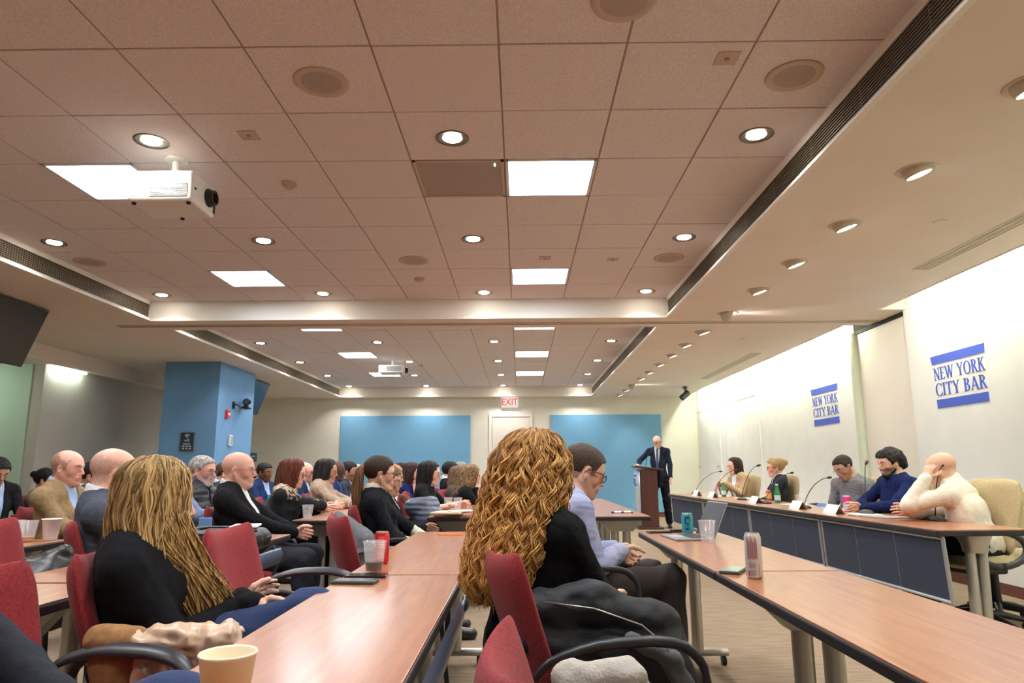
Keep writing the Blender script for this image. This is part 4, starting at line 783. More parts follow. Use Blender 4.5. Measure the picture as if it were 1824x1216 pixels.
        si.append(El(NB+V3(.06, 0, .035), (.05, .028, .05), k=.01, op='s')); Vs, Fs = surf(si, ch); npmesh('shirt', Vs, Fs, g('shirtmat') or cloth_mat('shirt_white', srgb(226, 228, 232), 'cotton'), root)
        if g('tie'):
            b_ = MB(); pts = []
            for f in np.linspace(.97, .2, 10):
                zc = H+u*tl*f; y_ = 0; lo_, hi_ = 0., .3
                Qs = (zc[None]+np.linspace(0, .3, 60)[:, None]*fw[None]).astype(f32); dd = sdf(si, Qs); ins = np.where(dd < 0)[0]; r_ = (np.linspace(0, .3, 60)[ins[-1]] if len(ins) else .1)+.004; wd = .016+.02*(1-f); pts.append((zc+fw*r_, wd))
            V_ = [tuple(p+V3(0, sd*w_, 0)+fw*(.004 if k else 0)) for k in (0, 1) for p, w_ in pts for sd in (-1, 1)]; n2 = len(pts)*2; F_ = [(i*2, i*2+1, i*2+3, i*2+2) for i in range(len(pts)-1)]+[(n2+i*2, n2+i*2+2, n2+i*2+3, n2+i*2+1) for i in range(len(pts)-1)]
            b_.add(V_, F_); tie_o = b_.build('tie', g('tie'), root, smooth=True, solid=.003)
        t = g('thick', .013); zb = g('button', .12)
        J = infl(('torso', 'pelvis'), t)+sleeves(t-.004)+([Cn(H+u*.05, H+V3(.10, 0, -.02), .13*b+t, .12*b+t, k=.05)] if not stand else [Cn(H+u*.05, H-V3(0, 0, .12), .135*b+t, .15*b+t, k=.05, n=(1, 0, 0), fl=1.2)])
        J += [Fn(lambda Q: (hz-.06 if not stand else hz-.2)-Q[:, 2], 'i', .01)] if not stand else [Fn(lambda Q: (hz-.17)-Q[:, 2], 'i', .004)]
        # raised lapel band
        lw = g('lapel', .034)
        J += [Fn(lambda Q: (-.005*np.clip(1-np.abs((np.abs(Q[:, 1])-(.008+(.062-.008)*np.clip(((Q-H.astype(f32))@u.astype(f32)-zb)/(tl-zb), 0, 1))-lw*.5)/(lw*.5))**6, 0, 1)*(((Q-H.astype(f32))@fw.astype(f32)) > .0)*(((Q-H.astype(f32))@u.astype(f32)) > zb)).astype(f32), 'd'), wfold(g('fold', .004)), front(g('gap', .004), g('vw', .06), zb), neckhole(.068*(1+g('fat', 0)*1.5), .012)]
        Vj, Fj = surf(J, ch); npmesh({'jacket': 'suit_jacket', 'blazer': 'blazer', 'coat': 'coat', 'cardigan': 'cardigan'}[top_], Vj, Fj, tm, root)
        if stand or g('buttons'):
            pass
    else:
        t = g('thick', .012)
        J = infl(('torso', 'pelvis'), t)+sleeves(t)+([Cn(H+u*.05, H+V3(.08, 0, -.0), .125*b+t, .12*b+t, k=.05)] if not stand else [])
        if top_ in ('turtle', 'hood'): J += [Cn(NB+u*-.01, NB+V3(.012, 0, .045), .075, .07, k=.015)]
        if top_ == 'hood': J += [Cn(NB+V3(-.06, -.08, .0), NB+V3(-.06, .08, .0), .045, .045, k=.03), Cn(NB+V3(-.06, -.08, .0), NB+V3(.05, -.05, .0), .035, .03, k=.03), Cn(NB+V3(-.06, .08, .0), NB+V3(.05, .05, .0), .035, .03, k=.03)]
        J += [wfold(g('fold', .005)), Fn(lambda Q: (hz-.02 if not stand else hz-.1)-Q[:, 2], 'i', .01), neckhole({'turtle': .058, 'hood': .062, 'collar': .058}.get(top_, .072)*(1+g('fat', 0)), .0 if top_ != 'scoop' else -.05)]
        if top_ == 'collar': J = J[:-1]+[Cn(NB-u*.01, NB+V3(-.008, 0, .04), .074, .07, k=.01), neckhole(.058, .0)]
        Vj, Fj = surf(J, ch); npmesh(g('topname', {'hood': 'hoodie', 'collar': 'shirt', 'turtle': 'sweater', 'scoop': 'blouse', 'dress': 'dress', 'tee': 'shirt'}.get(top_, top_)), Vj, Fj, tm, root, g('topcol') and (lambda V: g('topcol')(V, H, u, fw, tl, NB)))
        if g('vest'):
            Jv = infl(('torso', 'pelvis'), .028)+[Cn(NB-u*.01, NB+V3(.0, 0, .05), .085, .08, k=.02), Fn(lambda Q: (-.006*np.abs(np.sin(Q[:, 2]*PI/.055))).astype(f32), 'd'), Fn(lambda Q: hz-.04-Q[:, 2], 'i', .01), neckhole(.064, .0), front(.006, .02, .2)]
            Jv += [Cn(S[s], arms[s][0], .056, .056, k=.01, op='s') for s in (-1, 1)]; Vv, Fv = surf(Jv, ch); npmesh('vest', Vv, Fv, g('vest'), root)
    bt = g('bottom', cloth_mat('trousers_dark', srgb(34, 36, 44)))
    if bt:
        lh = g('lh', max(h, .009)); D = infl(('pelvis', 'thigh', 'calf'), .017)
        for s in (-1, 1): hp, kn, an, ft = legs[s]; D += [Cn(kn, an*.9+kn*.1, .066, .06, k=.03)]
        D += [Fn(lambda Q: (.006*nz(Q, 40, seed+3)).astype(f32), 'd')]
        if g('hemcut', True): D += [Fn(lambda Q: .055-Q[:, 2], 'i', .006)]
        Vt, Ft = surf(D, lh); npmesh('trousers', Vt, Ft, bt, root)
    if g('shoes', True):
        for s in (-1, 1):
            hp, kn, an, ft = legs[s]; dv = (ft-an)*V3(1, 1, 0); dv /= max(1e-6, np.linalg.norm(dv)); up_ = g('footup', V3(0, 0, 1)); hl = an-dv*.035; hl = V3(hl[0], hl[1], ft[2]+(an[2]-ft[2])*g('heelk', .05)); sm_ = g('shoemat') or mat('black_leather', srgb(28, 24, 24), .3)
            A = [Cn(hl, ft+dv*.02, .036, .033, k=.02, n=(0, 0, 1), fl=1.0), Cn(hl+V3(0, 0, .03), an+V3(0, 0, -.01), .036, .04, k=.02), Cn(hl+dv*.05+V3(0, 0, .03), ft-V3(0, 0, .005), .035, .03, k=.03), Fn(lambda Q, z=min(hl[2], ft[2])-.033: z-Q[:, 2], 'i', .004)]
            Va, Fa = surf(A, max(h, .005)); so = npmesh('shoe', Va, Fa, sm_, root)
    # ---- hair
    hs_ = g('hair')
    if hs_:
        t = g('hairt', .010); cut = g('hcut', 0.); A = [El((-.016, 0, .036), (.098+t, .077+t*.8, .084+t), k=.01), El((.03, 0, .035), (.062+t*.8, .066+t*.8, .066+t*.9), k=.03)]
        low = g('hlow', 0.)
        A += [Fn(lambda Q: (g('hn', .003)*nz(Q*np.array([1, 1, .35], f32), g('hf', 160), seed)).astype(f32), 'd')]
        A += [Fn(lambda Q: (np.interp(Q[:, 0], HX, HZ).astype(f32)+low-Q[:, 2]-.006*nz(Q, 120, 9))*.55, 'i', .01)]
        if g('bald'): A += [Fn(lambda Q: ((Q[:, 2]-.045-np.maximum(0, -Q[:, 0])*.45)).astype(f32)*.8, 'i', .012)]
        if hs_ in ('bun', 'pony'): A += [El((-.128, 0, .055), (.034, .038, .036) if hs_ == 'bun' else .022, k=.012)]
        A += g('hx', []); Vh, Fh = surf(xf(A, HR, HC, hs), max(h*.8, .004)); ho = npmesh('hair', Vh, Fh, g('hairmat') or hair_mat('hair_%d' % int(hc.sum()*3000), tuple(hc*.7)+(1,), tuple(hc*1.25)+(1,), (90, 90, 40)), root)
        for s in (-1, 1): pass
    if g('beardvol'):
        A = [Cn((.0, -.062, -.05), (.06, -.02, -.11), .014, .02, k=.02), Cn((.0, .062, -.05), (.06, .02, -.11), .014, .02, k=.02), El((.075, 0, -.105), (.03, .028, .024), k=.02), Cn((.095, -.022, -.056), (.095, .022, -.056), .006, k=.01), Fn(lambda Q: .0025*nz(Q, 300, 2), 'd'), El((.11, 0, -.07), (.022, .02, .008), k=.004, op='s')]
        Vh, Fh = surf(xf(A, HR, HC, hs), max(h*.8, .004)); npmesh('beard', Vh, Fh, g('hairmat') or hair_mat('beard_%d' % int(bcol.sum()*3000), tuple(bcol*.7)+(1,), tuple(bcol*1.25)+(1,), (90, 90, 40)), root)
    if g('glasses'): glasses(root, HR, HC, hs, g('glasses'))
    return dict(root=root, HR=HR, HC=HC, hs=hs, NB=NB, H=H, u=u, fw=fw, tl=tl, S=S, arms=arms, legs=legs, base=base, fr=fr, P=P)
def loft_hair(pp, prof, m, h=.006, n=120, r=.0035, open_=.9, curl=0., pitch=.05, amp=.003, name='hair', drift=.25, ztop=None, seg=26, part=0., ends=.06, flare=0., basem=None, gro=.003, bundle=1, bw=.006, tint=None, mat2=None, strnd=True, frontcut=True):
    """prof: rows (z, rx, ry, cx, cy) in head units from the crown down; a solid core plus locks that run down its outside."""
    HR, HC, hs = pp['HR'], pp['HC'], pp['hs']; Yw = math.atan2(HR[1, 0], HR[0, 0]); Rz = rotm(Yw, 0); prof = np.array(prof, float); zs = prof[:, 0]; rv = np.random.default_rng(11)
    def at(z, phi, rho): f = [np.interp(-z, -zs, prof[:, i]) for i in (1, 2, 3, 4)]; return V3(f[2]+f[0]*math.cos(phi)*rho, f[3]+f[1]*math.sin(phi)*rho, z)
    def lf(Q):
        z = -Q[:, 2]; rx, ry, cx, cy = [np.interp(z, -zs, prof[:, i]) for i in (1, 2, 3, 4)]; k = np.sqrt(((Q[:, 0]-cx)/rx)**2+((Q[:, 1]-cy)/ry)**2)
        return np.maximum((k-1)*np.minimum(rx, ry)*.9, np.maximum(Q[:, 2]-zs[0], zs[-1]-Q[:, 2])).astype(f32)
    A = [Fn(lf, 'u', .004)]; bb = np.array([Rz@V3(r_[3]+sx*r_[1], r_[4]+sy*r_[2], r_[0])*hs+HC for r_ in prof for sx in (-1.3, 1.3) for sy in (-1.3, 1.3)])
    A += [Fn(lambda Q: (gro*np.sin(np.arctan2(Q[:, 1], Q[:, 0]+.01)*38+4*np.sin(Q[:, 2]*22)+2*nz(Q, 30, 1))).astype(f32), 'd')]
    if frontcut: A += [El((.115, 0, -.045), (.075, open_*.085, .105), k=.01, op='s'), Cn((.09, 0, -.12), (.13, 0, -.5), .075*open_, .08*open_, k=.02, op='s')]
    Vh, Fh = surf(xf(A, Rz, HC, hs), h, lo=bb.min(0)-.03, hi=bb.max(0)+.03); core = npmesh(name, Vh, Fh, basem or m, pp['root'])
    if not strnd: return core
    TV = []; TF = []; TC = []; o = 0; phi0 = math.asin(min(.99, open_*.9))
    for i in range(n):
        ph = rv.uniform(phi0, 2*PI-phi0) if frontcut else rv.uniform(0, 2*PI); z0 = zs[0]-.004-.10*rv.uniform(0, 1)**2.2; ze = zs[-1]+rv.uniform(-.3, 1)*ends; z0 = min(z0, zs[0]-.001)
        rho = rv.uniform(.93, 1.04); dr = rv.normal()*drift; L_ = z0-ze; ns = seg if not curl else int(seg*2); pts = []; p0 = rv.uniform(0, 6.28); cr_ = curl*rv.uniform(.7, 1.3); pt = pitch*rv.uniform(.7, 1.4); sg = rv.choice([-1, 1])
        for k in range(ns):
            t = k/(ns-1); z = z0-L_*t; q = at(z, ph+dr*t, rho+flare*t*rv.uniform(.9, 1.1)+.02*math.sin(t*7+p0)); a = sg*2*PI*(L_*t)/pt+p0; e1 = V3(math.cos(ph), math.sin(ph), 0); e2 = V3(-math.sin(ph), math.cos(ph), 0)
            c = cr_*min(1, t*6+.15); q = q+e1*math.cos(a)*c+e2*math.sin(a)*c+(e2*amp*math.sin(t*14+p0)); pts.append(Rz@q*hs+HC)
        pts0 = np.array(pts); lk = rv.uniform(0, 1)
        for bi_ in range(bundle):
         if bundle > 1: of = rv.normal(size=3)*bw*.6; wv = np.linspace(0, 1, ns)[:, None]; pts = pts0+of*(.5+.7*wv)+np.sin(wv*9+rv.uniform(0, 6))*rv.normal(size=3)*bw*.25
         else: pts = pts0
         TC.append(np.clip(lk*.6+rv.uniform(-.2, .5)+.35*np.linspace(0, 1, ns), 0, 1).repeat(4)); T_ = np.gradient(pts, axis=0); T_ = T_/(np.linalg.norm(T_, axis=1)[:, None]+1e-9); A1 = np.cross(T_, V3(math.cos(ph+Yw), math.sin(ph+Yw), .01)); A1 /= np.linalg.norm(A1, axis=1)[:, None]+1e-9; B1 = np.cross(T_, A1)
         rr = r*rv.uniform(.6, 1.3)*np.sin(np.linspace(.5, PI-.06, ns))**.6; w2 = 1.0 if curl else 2.0
         ring = [pts+(A1*math.cos(a)*w2+B1*math.sin(a)*.7)*rr[:, None] for a in (0, PI/2, PI, 3*PI/2)]; TV.append(np.stack(ring, 1).reshape(-1, 3)); idx = np.arange(ns*4).reshape(ns, 4)+o
         a_, b_, c_, d_ = idx[:-1], np.roll(idx[:-1], -1, 1), np.roll(idx[1:], -1, 1), idx[1:]; TF.append(np.stack([a_, b_, c_, d_], -1).reshape(-1, 4)); o += ns*4
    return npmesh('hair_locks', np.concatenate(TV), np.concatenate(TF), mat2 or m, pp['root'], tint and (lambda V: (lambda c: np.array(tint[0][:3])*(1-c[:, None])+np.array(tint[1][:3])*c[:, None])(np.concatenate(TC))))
def drape(name, prims, h, m, lab, cat, fold=.006, f=40, seed=1, parent=None, loc=(0, 0, 0), quilt=0):
    A = list(prims)+[Fn(lambda Q: (fold*nz(Q, f, seed)+fold*.4*nz(Q, f*2.3, seed+1)).astype(f32), 'd')]
    if quilt: A.append(Fn(lambda Q: (-.007*np.abs(np.sin(Q[:, 2]*PI/quilt+.6*nz(Q, 8, 2)))).astype(f32), 'd'))
    V_, F_ = surf(A, h); o = npmesh(name, V_, F_, m, parent)
    if parent is None: tag(o, lab, cat)
    return o
# ================================================================ people
def cm(n, c, k='wool', **kw): return cloth_mat(n, srgb(*c), k, **kw)
SK = dict(fair=srgb(226, 180, 158), pink=srgb(228, 172, 152), mid=srgb(212, 168, 144), tan=srgb(188, 142, 114), brown=srgb(120, 78, 58), dark=srgb(84, 54, 42), pale=srgb(232, 196, 178))
m_navy = cm('suit_navy', (34, 40, 58)); m_blk = cm('suit_black', (26, 26, 30)); m_grey = cm('suit_grey', (74, 80, 94)); m_tanj = cm('blazer_tan', (146, 122, 90)); m_bshirt = cm('shirt_blue', (158, 184, 222), 'cotton'); m_blue_s = cm('suit_blue', (36, 54, 96))
m_char = cm('trousers_charcoal', (44, 46, 54)); m_jean = cm('jeans_blue', (34, 50, 90), 'denim')
def seat(p, lab, kind='r', dx=.07, rz=None, group=None): 
    f = p['fr'] if rz is None else math.radians(rz); return chair(kind, p['base'][0]+dx*math.cos(f), p['base'][1]+dx*math.sin(f), math.degrees(f), lab, group)
G1, G2, G3, G4 = 'audience at the near tables', 'audience at the left tables', 'audience at the far tables', 'panel speakers'
# --- near: curly haired woman
def hair_tint(name, r=.5): return mat(name, (.5, .4, .3, 1), r, attr='tone', spec=.3)
p = person('woman with long curly ginger hair and black sweater sitting with her back to the camera', .055, 2.38, 1.235, 44, h=.005, fem=True, head=(0, 2, 0), lean=-6, top='sweater', topmat=cm('sweater_black', (20, 20, 22), 'knit'), skin=SK['fair'], bulk=1.12, bottom=cm('jeans_grey', (70, 76, 88), 'denim'), group=G1, haircol=srgb(120, 76, 40))
prof = [(.142, .012, .012, -.01, 0), (.136, .05, .045, -.012, 0), (.12, .085, .075, -.015, 0), (.09, .112, .10, -.02, 0), (.03, .135, .122, -.03, 0), (-.06, .135, .138, -.05, 0), (-.16, .125, .145, -.085, .01), (-.26, .105, .14, -.13, .02), (-.35, .085, .12, -.16, .03), (-.41, .05, .08, -.17, .03)]
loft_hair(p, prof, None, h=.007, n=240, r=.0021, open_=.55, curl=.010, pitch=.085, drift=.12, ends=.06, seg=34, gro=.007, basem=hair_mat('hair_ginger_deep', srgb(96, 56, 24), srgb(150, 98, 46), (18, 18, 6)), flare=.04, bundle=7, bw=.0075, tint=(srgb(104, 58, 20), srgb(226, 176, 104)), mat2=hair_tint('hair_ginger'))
chair('r', .215, 2.2, 12, 'red chair of the curly haired woman with a dark padded coat over it')
# --- man in pale shirt
p = person('man in pale lavender shirt and glasses looking down, beyond the curly haired woman', .365, 3.58, 1.235, 14, h=.005, hs=1.07, head=(0, 22, 0), lean=2, hunch=.05, top='collar', topmat=cm('shirt_lavender', (168, 172, 196), 'cotton', col2=srgb(142, 148, 184), vs=7), skin=SK['mid'], buzz=.85, haircol=srgb(66, 52, 44), hair='short', hairt=.005, hn=.0015, beard=.12, glasses='tort', bottom=cm('trousers_brown', (44, 36, 34), 'denim'), group=G1,
    arms={s: dict(w=(.31, s*.055, .72), d=(.6, -s*.5, -.5), t=(.3, 0, 1), hint=(-.5, s*.6, -.7), curl=1.1) for s in (-1, 1)}, legs={-1: [(.53, -.12, .575), (.56, -.10, .11), (.74, -.14, .04)], 1: [(.53, .1, .575), (.64, .14, .11), (.82, .16, .04)]}, shoemat=cm('shoe_brown', (92, 66, 50), 'cotton'))
seat(p, 'red chair of the man in the pale shirt')
# --- blonde woman
p = person('woman with long blonde hair and black jacket with folded arms at the left', -1.14, 2.2, 1.15, 18, h=.005, fem=True, head=(14, 8, 0), lean=-10, top='sweater', topname='jacket', topmat=cm('jacket_black', (22, 22, 26)), skin=SK['fair'], bulk=1.02, bottom=m_jean, group=G1, haircol=srgb(130, 100, 64), thick=.016,
    arms={-1: dict(w=(.26, .03, .70), d=(.35, .5, .2), t=(.2, .1, 1), hint=(-.2, -.6, -.9), curl=.5), 1: dict(w=(.30, -.03, .70), d=(.5, -.7, -.3), t=(.2, 0, 1), hint=(0, .8, -.6), curl=.6)}, legs={-1: [(.47, -.04, .67), (.66, .04, .30), (.78, .06, .24)]})
prof = [(.138, .012, .012, -.005, 0), (.133, .05, .045, -.006, 0), (.117, .082, .07, -.01, 0), (.09, .106, .09, -.012, 0), (.03, .122, .105, -.012, 0), (-.06, .122, .112, -.015, 0), (-.14, .115, .125, -.015, 0), (-.2, .10, .13, -.01, 0)]
bl1 = hair_mat('hair_blonde', srgb(112, 82, 46), srgb(196, 160, 104), (70, 70, 2.5), rough=.4)
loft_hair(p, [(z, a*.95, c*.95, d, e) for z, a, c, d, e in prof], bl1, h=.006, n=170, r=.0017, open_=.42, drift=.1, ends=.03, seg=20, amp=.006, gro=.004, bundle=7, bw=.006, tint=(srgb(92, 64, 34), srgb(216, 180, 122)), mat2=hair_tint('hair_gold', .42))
# locks falling forward over the right shoulder
fl = []; rv = np.random.default_rng(5)
for s_, nn, y0 in ((-1, 240, -.1), (1, 60, .1)):
    for i in range(nn):
        a = rv.uniform(0, 1); p0 = V3(.0+.085*a, y0*(1.02-.1*a), -.08+rv.uniform(-.05, .05)); p3 = V3(.13+.13*rv.uniform(0, 1), s_*(.075-.05*rv.uniform(0, 1)), -.42+rv.uniform(-.06, .1)); p1 = p0+V3(.03, s_*.02, -.10); p2 = p3+V3(-.04, s_*.035, .12)
        pts = [((1-t)**3*p0+3*(1-t)**2*t*p1+3*(1-t)*t*t*p2+t**3*p3)+V3(.004*math.sin(t*9+i), .004*math.sin(t*7+2*i), 0) for t in np.linspace(0, 1, 16)]; fl.append([p['HC']+rotm(.25, 0)@q for q in pts])
b = MB()
for L_ in fl: b.tube(L_, list(.0036*np.sin(np.linspace(.6, PI-.05, 16))**.7), 5)
b.build('hair_locks', bl1, p['root'], smooth=True)
seat(p, 'red chair the blonde woman sits on', rz=8, dx=.12)
# --- bottom left person, cut off by the frame
p = person('person in dark grey jacket and blue jeans cut off at the bottom left corner', -1.17, 1.22, 1.22, -2, h=.007, lean=-18, top='jacket', topmat=cm('jacket_darkgrey', (44, 46, 54)), skin=SK['mid'], hair='short', haircol=srgb(50, 40, 34), bottom=m_jean, group=G1, arms={s: dict(w=(.32, s*.1, .66), d=(.7, -s*.7, -.3), t=(.3, 0, 1), hint=(-.3, s*.8, -.6), curl=.5) for s in (-1, 1)}, legs={-1: [(.45, -.13, .70), (.55, -.14, .16), (.68, -.15, .08)], 1: [(.45, .1, .69), (.55, .12, .16), (.68, .14, .08)]})
# --- left: bald man in grey suit
p = person('bald man in grey suit and thin glasses turned away beside the blonde woman', -2.06, 3.5, 1.235, 28, h=.006, head=(12, 4, 0), lean=-6, top='jacket', topmat=m_grey, skin=SK['pink'], bald=True, buzz=.6, haircol=srgb(140, 124, 114), hs=1.0, fat=.010, bulk=1.1, glasses='metal', bottom=m_char, group=G2, armp='cross')
seat(p, 'red chair of the bald man in the grey suit', dx=.14)
p = person('balding man in tan blazer and blue shirt with folded arms', -3.22, 4.9, 1.27, 0, h=.006, head=(0, 4, 0), lean=-8, top='blazer', topmat=m_tanj, shirtmat=m_bshirt, skin=SK['pink'], bald=True, buzz=.75, crown=1.2, haircol=srgb(120, 92, 76), bulk=1.12, hs=1.04, armp='cross', bottom=m_char, group=G2, cuff=False)
seat(p, 'red chair of the man in the tan blazer')
p = person('man in black suit and open blue shirt looking down at the far left', -4.95, 6.55, 1.235, -28, h=.007, head=(0, 24, 0), lean=-4, top='jacket', topmat=m_blk, shirtmat=m_bshirt, skin=SK['tan'], hair='short', hairt=.016, haircol=srgb(26, 22, 22), gap=.03, vw=.07, button=.02, bottom=m_char, group=G2)
seat(p, 'red chair of the man in black suit at the far left')
p = person('woman with dark hair in a bun half hidden at the far left', -4.98, 7.25, 1.15, 10, h=.009, fem=True, top='sweater', topmat=cm('sweater_taupe', (120, 100, 84)), skin=SK['tan'], hair='bun', haircol=srgb(20, 18, 20), hairt=.012, group=G2); seat(p, 'red chair of the woman with the dark bun')
p = person('man in dark blue suit hidden behind the bald man in grey', -3.9, 6.3, 1.2, 10, h=.009, top='jacket', topmat=cm('suit_navy_bright', (36, 46, 92)), skin=SK['tan'], hair='short', haircol=srgb(30, 24, 22), group=G2); seat(p, 'red chair of the hidden man in dark blue')
p = person('grey haired man with white beard and dark quilted vest', -2.6, 5.65, 1.24, -6, h=.006, head=(0, 4, 0), lean=-4, top='collar', topmat=cm('shirt_slate', (106, 118, 148), 'cotton'), vest=cm('vest_black', (30, 34, 44), 'nylon'), skin=SK['pink'], hair='short', haircol=srgb(158, 150, 146), hairt=.007, hn=.002, beard=.55, beardcol=srgb(196, 190, 186), beardvol=True, bulk=1.1, hairmat=hair_mat('hair_grey', srgb(120, 112, 108), srgb(190, 184, 180), (25, 25, 25)), glasses='metal', bottom=m_char, group=G2, armp='table'); seat(p, 'red chair of the man in the quilted vest')
p = person('young man with brown hair and white shirt behind the bald man in black', -3.3, 7.75, 1.21, 12, h=.009, top='jacket', topmat=cm('suit_darkgrey', (58, 60, 68)), skin=SK['mid'], hair='short', haircol=srgb(84, 60, 44), beard=.6, group=G2); seat(p, 'red chair of the young man with brown hair')
p = person('bald man in black jacket and white shirt with hands clasped', -1.98, 4.85, 1.25, 6, h=.006, head=(0, 2, 0), lean=-14, top='jacket', topmat=m_blk, skin=SK['pink'], hs=1.04, fat=.012, bulk=1.14, belly=.04, glasses='metal', bald=True, buzz=.18, haircol=srgb(170, 140, 124), bottom=m_char, group=G2, gap=.012, vw=.05, button=-.1, beard=.25, beardcol=srgb(190, 170, 160),
    arms={s: dict(w=(.34, s*.045, .70), d=(.6, -s*.7, -.1), t=(.3, 0, 1), hint=(-.4, s*.8, -.6), curl=.7) for s in (-1, 1)}); seat(p, 'red chair of the bald man in the black jacket')
p = person('woman with black hair and glasses reading a white sheet behind the bald man', -2.85, 7.25, 1.16, 10, h=.008, fem=True, head=(-5, 24, 0), top='jacket', topmat=cm('jacket_plum', (58, 44, 50)), shirtmat=cm('scarf_magenta', (190, 40, 120), 'cotton'), skin=SK['mid'], hair='short', hairt=.02, haircol=srgb(20, 18, 20), hlow=-.03, glasses='metal', armp='table', group=G3); seat(p, 'red chair of the reading woman')
p = person('man with short dark hair in blue suit near the back wall notice', -3.38, 9.15, 1.22, -20, h=.009, head=(0, 6, 0), top='jacket', topmat=m_blue_s, shirtmat=m_bshirt, skin=SK['brown'], hair='short', haircol=srgb(32, 26, 24), beard=.4, group=G3); seat(p, 'red chair of the man in the bright blue suit')
p = person('woman with dark pinned hair barely seen behind the reading woman', -3.42, 8.6, 1.19, 10, h=.01, fem=True, top='sweater', topmat=m_blk, skin=SK['mid'], hair='bun', haircol=srgb(24, 20, 20), group=G3); seat(p, 'red chair of the barely seen woman')
# redhead
def goldyoke(V, H, u, fw, tl, NB):
    zz = (V-H)@u/tl; n = nz(V.astype(f32), 150, 4)+.5*nz(V.astype(f32), 320, 8); a = np.clip((n-.35+(zz-.86)*7)*6, 0, 1)*(zz > .66)*(np.abs(V[:, 1]) < .19); base = V3(*srgb(22, 24, 32)[:3]); gold = V3(*srgb(196, 176, 148)[:3]); return base*(1-a[:, None])+gold*a[:, None]
p = person('woman with red brown hair and black dress with gold patterned shoulders', -2.0, 6.15, 1.215, 8, h=.006, fem=True, head=(-4, 12, 0), lean=6, bulk=1.14, top='dress', topmat=mat('dress_black', (.05, .05, .06, 1), .9, attr='tone', bump=.2, bs=300), topcol=goldyoke, skin=SK['fair'], glasses='tort', bottom=m_blk, sleeve=.78, group=G3,
    arms={-1: dict(wd=(-1.70, 6.35, .80), d=(1, .1, .1), t=(.1, .3, 1), hint=(-.2, -.8, -.5), curl=.9), 1: dict(w=(.36, .1, .79), d=(.8, -.6, 0), t=(.3, 0, 1), hint=(-.2, .8, -.4), curl=.6)})
rh = hair_mat('hair_auburn', srgb(58, 26, 18), srgb(120, 62, 42), (50, 50, 3))
loft_hair(p, [(.136, .012, .012, -.01, 0), (.13, .05, .045, -.01, 0), (.115, .082, .07, -.012, 0), (.09, .104, .09, -.016, 0), (.03, .12, .102, -.02, 0), (-.06, .115, .108, -.035, 0), (-.14, .095, .118, -.055, 0), (-.2, .05, .1, -.065, 0)], rh, h=.006, n=150, r=.004, open_=.8, ends=.02)
seat(p, 'red chair of the red haired woman with a dark coat on its back')
p = person('balding man in blue suit hidden behind the red haired woman', -2.66, 8.55, 1.22, 0, h=.009, top='jacket', topmat=m_blue_s, skin=SK['pink'], bald=True, buzz=.4, haircol=srgb(90, 70, 60), glasses='dark', beard=.3, group=G3); seat(p, 'red chair of the balding man in blue')
lb = hair_mat('hair_black', srgb(14, 13, 16), srgb(44, 40, 44), (50, 50, 3), rough=.35)
def longhair(p, m, ln=-.3, w=1., n=110, op=.85, back=-.08, vol=1.): return loft_hair(p, [(.134, .012, .012, -.01, 0), (.128, .05*vol, .045*vol, -.01, 0), (.113, .08*vol, .07*vol, -.012, 0), (.088, .102*vol, .088*vol, -.016, 0), (.03, .114*vol, .098*vol, -.02, 0), (-.06, .1*vol, .10*w, -.04, 0), (-.15, .075*vol, .105*w, -.065, 0), (ln, .04, .085*w, back, 0)], m, h=.008, n=n, r=.0045, open_=op, ends=.04)
p = person('woman with long black hair, glasses and beige cable knit sweater', -2.04, 7.35, 1.235, 6, h=.007, fem=True, head=(0, 10, 0), bulk=1.2, top='sweater', topmat=cm('knit_beige', (170, 148, 130), 'knit'), skin=SK['tan'], glasses='metal', fold=.008, group=G3, armp='table'); longhair(p, lb, -.36, 1.1); seat(p, 'red chair of the woman in the beige sweater')
p = person('bald man with dark glasses, short beard and blue suit beside the beige sweater', -2.18, 8.2, 1.24, 4, h=.008, head=(0, 6, 0), top='jacket', topmat=m_blue_s, shirtmat=m_bshirt, tie=cm('tie_blue', (50, 80, 160), 'cotton'), skin=SK['dark'], glasses='dark', beard=.5, beardcol=srgb(90, 84, 80), group=G3); seat(p, 'red chair of the bald man with dark glasses')
p = person('man with black hair and dark grey suit leaning in the far row', -2.2, 8.9, 1.225, -6, h=.008, head=(0, 4, 0), top='jacket', topmat=cm('suit_slate', (56, 60, 74)), skin=SK['tan'], hair='short', haircol=srgb(24, 20, 22), hairt=.014, beard=.6, group=G3); seat(p, 'red chair of the man with black hair in the far row')
p = person('pale faced person partly hidden before the blue wall panel', -2.42, 10.3, 1.2, 0, h=.01, top='sweater', topmat=cm('knit_white', (200, 200, 200)), skin=SK['pale'], hair='short', haircol=srgb(180, 170, 150), group=G3); seat(p, 'red chair of the partly hidden pale person')
